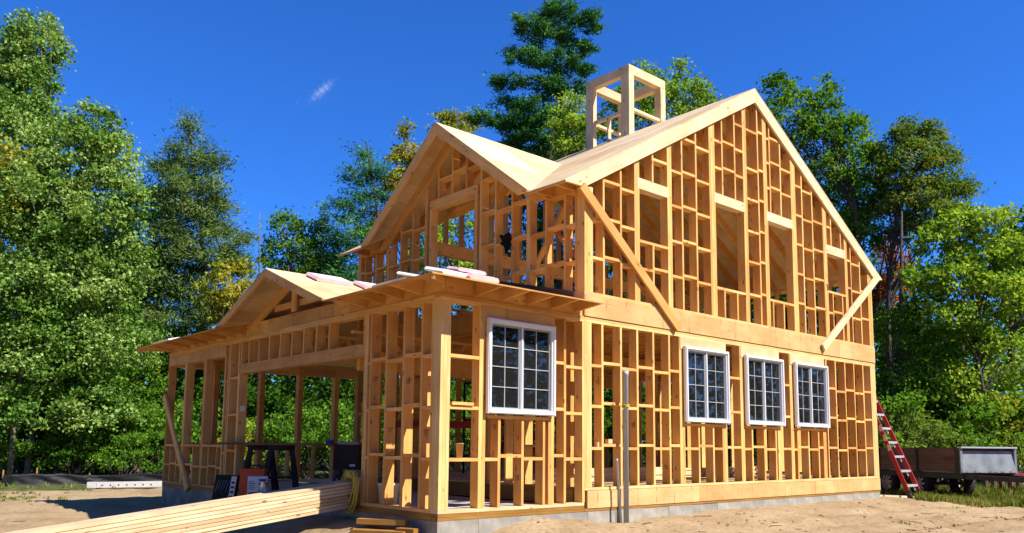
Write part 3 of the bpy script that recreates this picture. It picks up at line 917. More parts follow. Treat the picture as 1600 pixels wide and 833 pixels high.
# wall under the cross gable (X = XM)
abox('bottom_plate', XM, XM+DP, DP+0.004, YB, ZF+0.002, ZF+0.04, ST, H)
def gund(y):
    return max(4.27, GZ-0.20-GS*abs(y-GC)) if abs(y-GC) < gw else 4.27
def fs(a, b, z0=zb, z1=None, name='stud'):
    n = max(1, round((b-a)/0.055)); w = (b-a)/n
    for i in range(n):
        c = a+w*(i+0.5)
        zz = z1 if z1 is not None else gund(c)
        if zz-z0 > 0.08: abox(name, XM, XM+DP, c-w/2+0.001, c+w/2-0.001, z0+G, zz-G, ST, H)
fs(0.142, 0.18, name='corner_post')
fl = [(0.354, 0.392), (0.723, 0.761), (1.075, 1.150), (1.449, 1.487), (1.827, 1.865), (2.172, 2.225)]
fr_ = [(3.61, 3.683), (4.02, 4.058), (4.38, 4.418), (4.765, 4.86), (5.17, 5.208), (5.535, 5.573), (5.70, 5.812)]
for a, b in fl+fr_: fs(a, b)
fs(2.28, 2.35, zb, 4.73); fs(3.50, 3.55, zb, 4.73)
abox('header', XM-0.002, XM+DP, 2.28, 3.55, 4.73, 4.885, ST, H)
cg = [2.572, 2.942, 3.315]
for c in cg: fs(c-T/2, c+T/2, 4.885, None, 'cripple_stud')
e = [(2.172, 2.225)]+[(c-T/2, c+T/2) for c in cg]+[(3.61, 3.683)]
for i in range(len(e)-1):
    zz = 5.24+(0.02 if i % 2 else -0.02)
    if zz < min(gund(e[i][1]), gund(e[i+1][0])): abox('blocking', XM+0.002, XM+DP-0.002, e[i][1]+G, e[i+1][0]-G, zz-T, zz, ST, H)
seq = [(0.1, 0.18)]+fl
for i in range(len(seq)-1):
    for z in (3.34, 3.86, 4.39, 4.92):
        zz = z+(0.015 if i % 2 else -0.02)
        if zz < min(gund(seq[i][1]), gund(seq[i+1][0]))-0.03:
            abox('blocking', XM+0.002, XM+DP-0.002, seq[i][1]+G, seq[i+1][0]-G, zz-T, zz, ST, H)
for i in range(len(fr_)-1):
    for z in (3.40, 3.99, 4.51):
        zz = z+(0.015 if i % 2 else -0.015)
        if zz < min(gund(fr_[i][1]), gund(fr_[i+1][0]))-0.03:
            abox('blocking', XM+0.002, XM+DP-0.002, fr_[i][1]+G, fr_[i+1][0]-G, zz-T, zz, ST, H)
for a, b in ((DP+0.004, GC-gw+0.1), (GC+gw-0.1, YB)):
    abox('top_plate', XM+0.001, XM+DP, a, b, 4.272, 4.308, ST, H)
    abox('eave_block', XM+0.02, XM+0.06, a, b, 4.31, 4.50, PLY, H)
for a, b in ((Y0, GC-gw+0.02), (GC+gw-0.02, Y1)):
    abox('fascia_board', XE0+0.002, XE0+0.022, a, b, ZR0-0.035, ZR0-0.012, PLY, H)
beam('wall_flashing', (XM-0.016, 1.72, 3.205), (XM-0.016, 0.20, 2.845), 0.02, 0.11, M['old'], H)
# short angled braces inside the upper corner
beam('diagonal_brace', (XM+0.25, 1.55, 3.05), (XM+0.25, 0.55, 4.25), T, 0.09, ST, H, up=(1, 0, 0))
beam('diagonal_brace', (XM+0.25, 0.95, 4.05), (XM+0.25, 0.20, 3.25), T, 0.09, ST, H, up=(1, 0, 0))

# --- back and far walls of the main part
for c in np.arange(XM+0.35, XL-0.2, 0.405):
    c = float(c)
    op = (3.4 < c < 4.5) or (6.0 < c < 7.3) or (8.6 < c < 9.6)
    if op:
        abox('cripple_stud', c-T/2, c+T/2, YB-DP, YB, 0.303, 0.98, ST, H)
    else:
        abox('stud', c-T/2, c+T/2, YB-DP, YB, 0.303, ZP0-G, ST, H)
    up = (4.2 < c < 5.4) or (6.6 < c < 8.6)
    z0 = zb
    if up:
        abox('cripple_stud', c-T/2, c+T/2, YB-DP, YB, zb, 3.55, ST, H); z0 = 4.85
    zz = min(zund(c-T), zund(c+T))
    if zz-z0 > 0.1: abox('stud', c-T/2, c+T/2, YB-DP, YB, z0, zz, ST, H)
for a, b in ((3.4, 4.6), (6.0, 7.3), (8.6, 9.7)):
    abox('rough_sill', a, b, YB-DP+0.002, YB-0.002, 0.982, 1.02, ST, H)
    abox('header', a, b, YB-DP+0.002, YB-0.002, 2.22, ZP0-G, ST, H)
for a, b in ((4.2, 5.5), (6.6, 8.7)):
    abox('rough_sill', a, b, YB-DP+0.002, YB-0.002, 3.552, 3.59, ST, H)
    abox('header', a, b, YB-DP+0.002, YB-0.002, 4.65, 4.85, ST, H)
for z in (1.40,):
    for a, b in ((XM+0.1, 3.4), (4.6, 6.0), (7.3, 8.6), (9.7, XL-0.15)):
        abox('blocking', a, b, YB-DP+0.004, YB-0.004, z-T, z, ST, H)
abox('bottom_plate', XM+0.15, XL-0.15, YB-DP, YB, 0.304, 0.34, ST, H)
abox('bottom_plate', XM+0.15, XL-0.15, YB-DP, YB, ZF+0.002, ZF+0.04, ST, H)
for c in np.arange(0.45, YB-0.2, 0.405):
    c = float(c)
    abox('stud', XL-DP, XL, c-T/2, c+T/2, 0.303, ZP0-G, ST, H)
    abox('stud', XL-DP, XL, c-T/2, c+T/2, zb, 4.27, ST, H)
abox('top_plate', XL-DP, XL, DP+0.004, YB-0.002, 4.272, 4.308, ST, H)
abox('bottom_plate', XL-DP, XL, DP+0.004, YB-DP-0.004, 0.304, 0.34, ST, H)
# wall between wing and main part
for c in (0.35, 0.76, 1.16, 1.57, 1.98, 3.1, 3.5, 3.9, 4.3, 4.7, 5.1, 5.5):
    abox('stud', XM, XM+DP, c-T/2, c+T/2, 0.303, ZP0-G, ST, H)
abox('header', XM+0.002, XM+DP, 2.0, 3.08, 2.2, ZP0-G, ST, H)
for c0, c1 in ((0.37, 0.74), (0.78, 1.14), (3.12, 3.48), (3.52, 3.88)):
    for z in (1.93, 1.38, 0.85): abox('blocking', XM+0.004, XM+DP-0.004, c0+G, c1-G, z-T, z, ST, H)
# open web trusses of the wing ceiling, seen over the front studs
def truss(y):
    abox('truss_chord', 0.15, XM-0.05, y-0.04, y+0.04, 2.07, 2.105, ST, H)
    abox('truss_chord', 0.15, XM-0.05, y-0.04, y+0.04, 2.31, 2.345, ST, H)
    for k in range(5):
        x0 = 0.2+k*0.42
        beam('truss_web', (x0, y, 2.107), (x0+0.2, y, 2.308), 0.06, 0.03, ST, H, up=(0, 1, 0))
        beam('truss_web', (x0+0.22, y, 2.308), (x0+0.41, y, 2.107), 0.06, 0.03, ST, H, up=(0, 1, 0))
for y in (2.2, 2.85): truss(y)
abox('header', 0.15, XM-0.05, 1.98, 2.06, 1.80, 2.06, PLY, H)
# second floor joists and deck
for x in np.arange(XM+0.40, XL-0.1, 0.406):
    x = float(x)
    abox('joist', x-0.02, x+0.02, 0.034, YB-0.01, ZP2+0.004, 2.82, ST, H)
abox('floor_deck', XM+0.04, XL-0.04, DP+0.01, YB-DP-0.01, 2.823, 2.837, M['deck'], H)
abox('floor_beam', XM+0.2, XL-0.2, 2.85, 2.95, 2.28, 2.535, ST, H)
for x in (4.9, 7.4, 9.6): abox('floor_post', x-0.06, x+0.06, 2.84, 2.96, 0.305, 2.278, ST, H)
abox('tie_beam', XM+0.2, XL-0.2, 3.9, 3.98, 4.12, 4.34, ST, H)
abox('tie_beam', XM+2.75, XL-2.75, 1.9, 1.96, 5.50, 5.65, ST, H)
for x in (5.9, 7.9): abox('stud', x, x+T, 3.9, 3.98, zb, 4.118, ST, H)
# wing north wall (Y = YW) and its far posts
for c in (0.9, 1.86, 2.72, 3.58, 4.16):
    abox('stud', c-0.05, c+0.05, YW-DP, YW-0.002, 0.078, ZP0-G, ST, H)
for c in (1.35, 2.25, 2.5, 3.1, 3.9):
    abox('cripple_stud', c-T/2, c+T/2, YW-DP, YW-0.002, 0.078, 0.79, ST, H)
for a, b in ((0.15, 0.85), (0.95, 1.81), (1.91, 2.67), (2.77, 3.53), (3.63, 4.11)):
    abox('rough_sill', a+G, b-G, YW-DP, YW-0.002, 0.792, 0.83, ST, H)
    abox('header', a+G, b-G, YW-DP, YW-0.002, 2.28, ZP0-G, ST, H)
for c in np.arange(6.1, 8.6, 0.405):
    c = float(c); abox('stud', 4.24, 4.30, c-T/2, c+T/2, 0.09, ZP0-G, ST, H)

# --- diagonal bracing boards nailed on
beam('diagonal_brace', (2.22, -0.065, 4.27), (4.30, -0.045, 2.58), 0.04, 0.135, ST, H, up=(0.63, 0, 0.77))
beam('diagonal_brace', (10.96, -0.066, 4.33), (8.60, -0.055, 2.66), 0.04, 0.135, PL, H, up=(-0.6, 0, 0.8))
beam('diagonal_brace', (-0.03, 8.86, 1.72), (-0.03, 7.40, 0.00), 0.04, 0.135, ST, H, up=(0, -0.76, 0.64))

# mill stamps printed on some studs
def stamp_bars(x0, z0, face):
    mb = MB()
    for k in range(3):
        z = z0+0.022*k; l = 0.05+0.012*((k*7) % 3)
        if face == 'x': mb.box(x0-0.0012, x0-0.0004, 0.035, 0.035+l, z, z+0.009)
        else: mb.box(0.035, 0.035+l, x0-0.0012, x0-0.0004, z, z+0.009)
    return tag(mb.build('mill_stamp', M['ink'], H), kind='stuff')
for x_, z_ in ((0.858, 1.02), (1.231, 0.42), (1.954, 1.62), (2.665, 1.66), (3.391, 1.10), (3.746, 1.78), (4.111, 0.52), (9.113, 1.2), (9.485, 1.8), (9.849, 0.7)): stamp_bars(x_, z_, 'x')
for y_, z_ in ((0.347, 0.95), (0.718, 1.55), (1.092, 0.98), (1.451, 1.62)): stamp_bars(y_, z_, 'y')
# nail heads along the plywood rims
mb = MB()
for x0, x1, zz, yy in ((XM+0.05, XL-0.05, (2.58, 2.69, 2.80), -0.0142), (XM+0.1, XL-0.05, (0.065, 0.15, 0.24), -0.0122)):
    x = x0
    while x < x1:
        for z in zz:
            for k in range(2):
                cx, cz = x+jit(0.012)+0.03*k, z+jit(0.02)
                vs = [(cx+0.0065*math.cos(a), yy-0.0006, cz+0.0065*math.sin(a)) for a in np.linspace(0, 2*math.pi, 7)[:-1]]
                mb.add(vs, [(5, 4, 3, 2, 1, 0)])
        x += 0.406
tag(mb.build('nail_head', M['rust'], H), kind='stuff')
# --- windows
def window(x0, x1, z0, z1):
    w = empty('window'); w.parent = H; w.location = ((x0+x1)/2, -0.02, (z0+z1)/2)
    hw, hh = (x1-x0)/2, (z1-z0)/2
    for (b, y0, y1, e) in ((0.0, -0.046, 0.0, 0.044), (0.012, -0.058, -0.0465, 0.036), (0.0445, -0.034, 0.06, 0.060)):
        mb = MB()
        mb.box(-hw+b, hw-b, y0, y1, hh-e, hh-b); mb.box(-hw+b, hw-b, y0, y1, -hh+b, -hh+e)
        mb.box(-hw+b, -hw+e, y0, y1, -hh+e, hh-e); mb.box(hw-e, hw-b, y0, y1, -hh+e, hh-e)
        mb.build('window_frame', M['vinyl'], w)
    iw, ih = hw-0.061, hh-0.061
    mb = MB(); mb.box(-0.024, 0.024, -0.012, 0.05, -hh+0.061, hh-0.061); mb.build('mullion', M['sash'], w)
    mb = MB(); mb.box(-0.006, 0.012, -0.022, -0.0125, -hh+0.062, hh-0.062); mb.build('astragal', M['vinyl'], w)
    for s in (-1, 1):
        a, b = (-iw, -0.025) if s < 0 else (0.025, iw)
        mb = MB(); t = 0.018
        zt_, zb_ = hh-0.062, -hh+0.062
        mb.box(a, b, -0.004, 0.04, zt_-t, zt_); mb.box(a, b, -0.004, 0.04, zb_, zb_+t)
        mb.box(a, a+t, -0.004, 0.04, zb_+t, zt_-t); mb.box(b-t, b, -0.004, 0.04, zb_+t, zt_-t)
        mb.build('sash', M['sash'], w)
        ga, gb, gz0, gz1 = a+t+0.001, b-t-0.001, zb_+t+0.001, zt_-t-0.001
        mb = MB(); mb.box(ga, gb, 0.014, 0.018, gz0, gz1); mb.build('pane', M['glass'], w)
        mb = MB(); c = (ga+gb)/2
        mb.box(c-0.0045, c+0.0045, 0.002, 0.012, gz0, gz1); mb.build('muntin', M['grille'], w)
        for k in range(1, 4):
            z = gz0+(gz1-gz0)*k/4
            mb = MB(); mb.box(ga, c-0.005, 0.002, 0.012, z-0.0045, z+0.0045); mb.box(c+0.005, gb, 0.002, 0.012, z-0.0045, z+0.0045)
            mb.build('muntin', M['grille'], w)
for a, b in ((0.645, 1.745), (4.44, 5.555), (6.05, 7.185), (7.58, 8.72)):
    window(a, b, 1.20, 2.325)

# --- open timber box for the chimney, on the ridge
ch = empty('chimney_frame'); ch.parent = H; ch.location = (6.32, 2.565, 0)
W_, Dp, zt_ = 1.14, 1.15, 8.29
P = PL
for (x, y) in ((0, 0), (W_, 0), (0, Dp), (W_, Dp)):
    sx = 1 if x == 0 else -1; sy = 1 if y == 0 else -1
    zb0 = min(ztop(6.32+x), ztop(6.32+x+sx*0.12))-0.02
    abox('chimney_post', x, x+sx*0.09, y, y+sy*0.205, zb0, zt_-0.181, P, ch)
    abox('chimney_post', x+sx*0.092, x+sx*0.15, y+sy*0.001, y+sy*0.16, zb0, zt_-0.181, P, ch)
for y, sy in ((0, 1), (Dp, -1)):
    abox('chimney_rail', 0, W_, y, y+sy*0.13, zt_-0.18, zt_, P, ch)
    abox('chimney_rail', 0.151, W_-0.151, y+sy*0.02, y+sy*0.10, 7.39, 7.445, P, ch)
for x, sx in ((0, 1), (W_, -1)):
    abox('chimney_rail', x, x+sx*0.13, 0.131, Dp-0.131, zt_-0.1795, zt_-0.001, P, ch)
    abox('chimney_rail', x+sx*0.02, x+sx*0.10, 0.207, Dp-0.207, 7.35, 7.405, P, ch)
abox('chimney_post', 0.02, 0.10, Dp/2-T/2, Dp/2+T/2, ztop(6.32)-0.02, 7.359, P, ch)
#@@HOUSE_END
# ================================================================== THINGS ON THE SITE
def ray(px, py, D):
    """world point seen at photo position (px, py) at D metres along the view direction on the ground"""
    v = RT*(px-800)/FOC - UP*(py-PPY)/FOC + FW
    f = np.array([math.sin(YAW), math.cos(YAW), 0])
    return CAM + v*(D/float(v @ f))
def gz(x, y): return float(ground_z(np.array([x]), np.array([y]))[0])
def spot(px, D):
    p = ray(px, 700, D)
    return float(p[0]), float(p[1]), gz(p[0], p[1])

# --- long timber pile sticking out of the opening
pa = Vector((0.30, 1.755, 0.0)); pd = Vector((-2.16, -0.44, -0.200)).normalized()
side = Vector((0, 0, 1)).cross(pd).normalized()        # away from the camera side
if side.y < 0: side = -side
upn = pd.cross(side); upn = upn if upn.z > 0 else -upn
names = ['bottom', 'second', 'third', 'fourth', 'fifth', 'sixth', 'seventh', 'topmost']
for lay in range(8):
    for col in range(2):
        ln = 5.2+jit(0.04)
        st = pa + upn*(0.085+0.0402*lay+0.019) + side*(col*0.146+0.07+(jit(0.018) if col == 0 else 0)) + pd*jit(0.05)
        o = beam('lumber_board', st, st+pd*ln+side*jit(0.01), 0.138, 0.0345, M['lumber'], None, up=upn)
        tag(o, '%s pale board, %s row, of the timber pile jutting from the opening' % (names[lay], 'near' if col == 0 else 'far'), 'board', 'boards in the long timber pile')
# the pile rests on the floor edge and, further out, on a trestle of offcuts
q = pa+pd*4.7
gq = gz(q.x, q.y)
tz = (q + upn*0.085).z
for k in range(2):
    z0 = gq-0.02 + k*(tz-gq)/2
    o = abox('support_block', q.x-0.09-0.02*k, q.x+0.09-0.02*k, q.y-0.15, q.y+0.45, z0, z0+(tz-gq)/2-0.004, M['treated'])
    tag(o, '%s timber block holding up the outer end of the timber pile' % ('lower' if k == 0 else 'upper'), 'block')

# --- scrap boards on the ground in front of the left wall
for (cx, cy, dz, l, w, h, a, lab) in [(-0.36, 0.60, 0.0, 0.66, 0.14, 0.045, -1.05, 'lower brown treated offcut on the sand under the left wall corner'),
        (-0.24, 0.72, 0.05, 0.60, 0.13, 0.06, -1.0, 'upper brown treated offcut lying on another at the wall corner'),
        (-0.16, 0.34, 0.0, 0.24, 0.12, 0.09, -1.2, 'short dark offcut block beside the stacked brown offcuts')]:
    o = abox('offcut', -l/2, l/2, -w/2, w/2, -h/2, h/2, M['treated'])
    o.matrix_local = Matrix.Translation((cx, cy, gz(cx, cy)+0.005+h/2+dz)) @ Matrix.Rotation(a, 4, 'Z')
    tag(o, lab, 'offcut')
o = abox('offcut', -0.6, 0.6, -0.07, 0.07, -0.019, 0.019, PL)
p = spot(345, 8.3)
o.matrix_local = Matrix.Translation((p[0], p[1], p[2]+0.03)) @ Matrix.Rotation(0.25, 4, 'Z')
tag(o, 'single pale board lying flat on the sand below the timber pile', 'board')

# --- yellow rope coil hung on the trimmer stud
mb = MB()
c0 = Vector((-0.05, 1.70, 0.0))
for k in range(14):
    pts = []
    wx = 0.07+0.09*rng.random(); lo = 0.30+0.14*rng.random(); ph = rng.random()*0.06-0.03
    for i in range(21):
        a = 2*math.pi*i/20
        yy = c0.y + wx*math.sin(a)*(1.25 if math.cos(a) < 0 else 0.8) + ph
        zz = 0.40 + (0.10*math.cos(a) if math.cos(a) > 0 else lo*math.cos(a))
        pts.append((c0.x-0.012*k*0.6+0.012*math.sin(3*a+k), yy, zz))
    mb.tube(pts, 0.0075, 6, cap=False)
for k in range(5):
    mb.tube([(c0.x-0.045+0.055*math.cos(a), c0.y+0.055*math.sin(a), 0.425+0.013*k) for a in np.linspace(0, 2*math.pi, 13)], 0.0075, 6, cap=False)
tag(mb.build('rope_coil', M['rope'], None, True), 'coil of yellow rope hanging on the stud at the end of the timber pile', 'rope')

# --- grey conduits standing against the right wall
def pipe(name, p0, p1, r, label):
    mb = MB()
    p0, p1 = Vector(p0), Vector(p1)
    d = (p1-p0)
    mb.tube([p0, p0+d*0.97, p0+d*0.972, p1], [r, r, r*1.12, r*1.12], 14)
    o = mb.build(name, M['pvc'], None, True)
    return tag(o, label, 'pipe')
pipe('conduit_pipe', (3.03, -0.10, gz(3.03, -0.1)-0.05), (3.02, -0.115, 1.85), 0.037, 'tall grey conduit pipe standing in front of the right wall')
pipe('conduit_pipe', (2.895, -0.13, gz(2.9, -.13)-0.05), (2.845, -0.10, 0.67), 0.016, 'short thin grey conduit pipe beside the tall one')
mb = MB()
for k in range(4):
    mb.tube([(3.025+0.043*math.cos(a), -0.108+0.05*math.sin(a), 1.36+0.011*k+0.008*math.sin(a*2+k)) for a in np.linspace(0, 2*math.pi, 13)], 0.005, 5, cap=False)
mb.tube([(2.99, -0.10, 1.37), (2.96, -0.03, 1.38), (2.93, -0.01, 1.36)], 0.005, 5)
tag(mb.build('tie_string', M['rope'], None, True), 'greenish yellow string tied round the tall grey conduit', 'string')

# --- step ladders (red rails, bright steps)
def ladder(loc, rot, label, h=3.0, steps=9, w0=0.30, w1=0.56, lean=0.75):
    L = empty('step_ladder', loc, label, 'ladder', 'red step ladders')
    L.rotation_euler = (0, 0, rot)
    for s in (-1, 1):
        mb = MB(); mb.bar((s*w1/2, -lean/2, 0), (s*w0/2, 0, h), 0.03, 0.085, up=(0, 1, 0.2)); mb.build('front_rail', M['red'], L)
        mb = MB(); mb.bar((s*w1/2, -lean/2-0.004, 0), (s*(w1/2-0.008), -lean/2+0.05, 0.16), 0.036, 0.095, up=(0, 1, 0.2)); mb.build('rail_foot', M['darkmetal'], L)
        mb = MB(); mb.bar((s*(w1/2-0.04), lean/2+0.12, 0), (s*(w0/2-0.03), 0.06, h-0.08), 0.026, 0.06, up=(0, 1, -0.2)); mb.build('back_rail', M['red'], L)
    for k in range(steps):
        t = (k+0.9)/(steps+0.5); z = h*t; w = w1+(w0-w1)*t; y = -lean/2*(1-t)
        mb = MB(); mb.box(-w/2+0.016, w/2-0.016, y-0.045, y+0.045, z-0.03, z+0.014)
        mb.bar((-w/2+0.03, y, z-0.11), (-w/2+0.11, y, z-0.012), 0.014, 0.03); mb.bar((w/2-0.03, y, z-0.11), (w/2-0.11, y, z-0.012), 0.014, 0.03)
        mb.build('step', M['alu'], L)
        if k % 2:
            mb = MB(); yb = (lean/2+0.12)*(1-t)+0.06*t
            mb.bar((-w/2+0.05, yb, z), (w/2-0.05, yb, z), 0.02, 0.03); mb.build('back_rung', M['alu'], L)
    mb = MB(); mb.box(-w0/2-0.02, w0/2+0.02, -0.10, 0.12, h, h+0.05); mb.build('ladder_top', M['red'], L)
    mb = MB()
    for z in (0.95, 1.15, 1.35): 
        t = z/h
        mb.bar((-(w1+(w0-w1)*t)/2-0.017, -lean/2*(1-t), z), (-(w1+(w0-w1)*t)/2-0.017, -lean/2*(1-t)+0.015, z+0.13), 0.003, 0.06, up=(0, 1, 0))
    mb.build('rail_sticker', M['plastic_w'], L)
    return L
lx, ly, lz = spot(1428, 16.6)
ladder((lx, ly+1.12, lz), 0.0, 'red step ladder with bright steps standing outside the right end of the house', h=2.75, steps=9, w0=0.30, w1=0.54, lean=2.24)
ladder((5.3, 4.6, 0.305), 0.5, 'red step ladder standing indoors, seen between the lower studs', h=2.1, steps=6)

# --- scaffold inside the main room
sc = empty('scaffold', (4.2, 3.9, 0.304), 'black tubular scaffold with crossed braces inside the lower room', 'scaffold')
for x in (0, 2.1):
    for y in (0, 1.0):
        mb = MB(); mb.tube([(x, y, 0), (x, y, 1.75)], 0.021, 8); mb.build('standard', M['black'], sc)
    for z in (0.3, 1.0, 1.7):
        mb = MB(); mb.tube([(x, 0.022, z), (x, 0.978, z)], 0.018, 8); mb.build('ledger', M['black'], sc)
for y in (0, 1.0):
    mb = MB(); mb.tube([(0, y-0.03, 0.3), (2.1, y-0.03, 1.7)], 0.014, 6); mb.build('cross_brace', M['black'], sc)
    mb = MB(); mb.tube([(0, y-0.06, 1.7), (2.1, y-0.06, 0.3)], 0.014, 6); mb.build('cross_brace', M['black'], sc)
for k in range(3):
    abox('scaffold_plank', -0.1, 2.2, 0.03+0.32*k, 0.32+0.32*k, 1.72, 1.76, ST, sc)
# timber stacks lying on the floor of the main part
for i, (x0, y0, n, lab) in enumerate([(3.0, 1.2, 5, 'near'), (6.4, 1.6, 4, 'far')]):
    for k in range(n):
        o = abox('floor_board', x0+jit(0.06), x0+2.8+jit(0.06), y0+jit(0.02), y0+0.14+jit(0.02), 0.304+0.04*k, 0.342+0.04*k, PL)
        tag(o, '%s board of the %s stack lying on the indoor floor behind the studs' % (['lowest', 'second', 'third', 'fourth', 'fifth'][k], lab), 'board', 'boards stacked on the indoor floor')

# --- wrapped shingle and insulation packs on the roofs
def pack(c, sz, u, nrm, mats, label, name='shingle_bundle', group='wrapped packs lying on the low roofs'):
    u = Vector(u).normalized(); n = Vector(nrm).normalized(); v = n.cross(u)
    root = empty(name, c, label, 'pack', group)
    root.matrix_world = Matrix.Translation(c) @ Matrix((u, v, n)).transposed().to_4x4()
    a, b, h = sz
    mb = MB(); e = 0.02
    prof = [(-a/2+e, 0.003), (a/2-e, 0.003), (a/2, h*0.45), (a/2-e*1.4, h), (-a/2+e*1.4, h), (-a/2, h*0.45)]
    vs = [(x, y, z) for y in (-b/2, b/2) for x, z in prof]
    fs = [tuple(range(6)), tuple(range(11, 5, -1))]+[(i, (i+6), (i+1) % 6+6, (i+1) % 6) for i in range(6)]
    mb.add(vs, fs); mb.build('wrapper', mats[0], root)
    mb = MB(); mb.box(-a/2+0.05, a/2-0.05, -b/2+0.04, b/2-0.04, h+0.0005, h+0.003); mb.build('printed_band', mats[1], root)
    return root
gsn = Vector((0, -dsl, 1)).normalized()
gs_pt = lambda x, y: (x, y, DZ - dsl*abs(y-DY) + 0.003)
for x, y, lab in ((0.38, 3.30, 'pink wrapped pack nearest the ridge end of the small gable roof'), (1.12, 3.22, 'middle pink wrapped pack on the small gable roof slope'), (1.78, 3.10, 'pink wrapped pack on the small gable roof beside the upper wall')):
    pack(gs_pt(x, y), (0.62, 0.34, 0.062), (1, 0.04, 0), (0, -dsl, 1), (M['pink'], M['whitewrap']), lab)
hp = lambda x, y: (x, y, ZE + SL*min(x+OV, y+OV) + 0.003)
for x, y, r, hh_, mats, lab in ((0.62, 0.16, 0.0, 0.065, ('pink', 'whitewrap'), 'pink wrapped pack at the right end of the corner roof heap'),
                          (0.22, 0.20, 0.1, 0.055, ('whitewrap', 'pink'), 'white wrapped pack with pink print on the corner roof'),
                          (-0.02, 0.42, 0.2, 0.045, ('whitewrap', 'teal'), 'white pack with green print on the corner roof near the hip')):
    pack(hp(x, y), (0.46, 0.32, hh_), (1, 0.02+r, 0), (0, -SL, 1), (M[mats[0]], M[mats[1]]), lab)
pk = hp(0.50, 0.20); pack((pk[0], pk[1], pk[2]+0.070), (0.40, 0.28, 0.045), (1, -0.1, 0), (0, -SL, 1), (M['pink'], M['whitewrap']), 'pink pack lying across the others on the corner roof')
pack(hp(-0.12, 0.75), (0.75, 0.22, 0.05), (0, 1, 0), (-SL, 0, 1), (M['whitewrap'], M['pink']), 'thin white pack on the left slope of the corner roof')
pack(hp(-0.12, 8.6), (0.9, 0.25, 0.05), (0, 1, 0), (-SL, 0, 1), (M['whitewrap'], M['plastic_w']), 'flat white pack at the far left end of the low eave')

# --- black jacket hung on a block of the upper wall
mb = MB()
nu, nv = 10, 16
for j in range(nv):
    t = j/(nv-1)
    for i in range(nu):
        s = i/(nu-1)-0.5
        if t < 0.25:      # part thrown over the block
            q = t/0.25; p_ = (XM+0.10-0.16*q, 1.61+s*0.22, 3.90+0.055*math.sin(math.pi*q)-0.02*math.sin(s*9))
        else:
            q = (t-0.25)/0.75; w = 0.20-0.07*q+0.03*math.sin(q*9)
            p_ = (XM-0.055-0.03*math.sin(q*4+s*8), 1.58+s*w-0.03*q, 3.90-0.24*q*(0.75+0.4*math.cos(s*6+1)))
        mb.v.append(p_)
for j in range(nv-1):
    for i in range(nu-1):
        k_ = j*nu+i; mb.f.append((k_, k_+1, k_+nu+1, k_+nu)); mb.mi.append(0)
jk = mb.build('black_jacket', M['blackcloth'], None, True)
sm = jk.modifiers.new('thick', 'SOLIDIFY'); sm.thickness = 0.035
tag(jk, 'black jacket hanging over a block in the upper front wall', 'jacket')

# --- cups and scraps left on the blocking
def cup(loc, mat, label, h=0.155):
    mb = MB(); lathe(mb, [(0.0, 0.0), (0.034, 0.0), (0.047, h), (0.049, h), (0.049, h+0.006), (0.043, h), (0.032, 0.01), (0, 0.01)], 18)
    o = mb.build('paper_cup', mat, None, True); o.location = loc
    return tag(o, label, 'cup')
cup((0.335, 0.06, 0.692), M['cup'], 'tan paper cup on a block beside the corner post')
cup((8.935, 0.02, 3.782), M['plastic_w'], 'white paper cup on the sill of the rightmost upper opening', 0.11)
o = abox('scrap_board', 0.16, 0.47, -0.02, 0.08, 1.283, 1.318, ST); tag(o, 'scrap of board lying on the block beside the corner post', 'offcut')
o = abox('scrap_block', 2.83, 2.91, 0.03, 0.09, 0.872, 0.93, M['deck']); tag(o, 'small pale block standing on the blocking near the grey pipe', 'offcut')
o = abox('scrap_block', 2.62, 2.645, 0.03, 0.07, 0.828, 0.89, M['deck']); tag(o, 'tiny pale wood chip on the blocking beside the triple post', 'offcut')

# --- things on the floor of the wing
FZ = 0.064
def place(px, D, z=FZ):
    p = ray(px, 700, D); return Vector((p[0], p[1], z))
rotv = -YAW
# black leaning panel box outside
b = empty('panel_box', place(351, 12.3, -0.2), 'black plastic panel with white label strip leaning against the left sill', 'panel')
b.rotation_euler = (-0.18, 0, -1.15)
mb = MB(); mb.box(-0.22, 0.22, -0.02, 0.02, 0, 0.56); mb.build('panel', M['black'], b)
mb = MB(); mb.box(0.10, 0.20, -0.024, -0.0205, 0.05, 0.54)
mb.build('label_strip', M['plastic_w'], b)
for k in range(6):
    mb = MB(); mb.box(0.12, 0.18, -0.0275, -0.0245, 0.08+0.07*k, 0.11+0.07*k); mb.build('label_print', M['black'], b)
mb = MB()
for k in range(5): mb.bar((-0.17+0.05*k, -0.022, 0.30+0.03*(k % 2)), (-0.13+0.05*k, -0.022, 0.48), 0.006, 0.02, up=(0, 1, 0))
mb.build('moulded_rib', M['silver'], b)
# white carton with print
c = empty('printed_carton', place(405, 11.4), 'white printed carton with dark red print standing on the wing floor', 'box'); c.rotation_euler = (0, 0, rotv+0.25)
mb = MB(); mb.box(-0.125, 0.135, -0.12, 0.12, 0, 0.31); mb.build('carton', M['cardw'], c)
mb = MB(); mb.box(0.02, 0.12, -0.123, -0.1205, 0.20, 0.23); mb.box(-0.11, -0.01, -0.123, -0.1205, 0.07, 0.10); mb.box(0.03, 0.10, -0.123, -0.1205, 0.10, 0.14); mb.build('print_block', M['inkr'], c)
mb = MB()
for k in range(5): mb.box(-0.11, -0.04+0.02*(k % 2), -0.123, -0.1205, 0.14+0.025*k, 0.149+0.025*k)
mb.box(0.02, 0.12, -0.123, -0.1205, 0.25, 0.28); mb.build('print_line', M['inkb'], c)
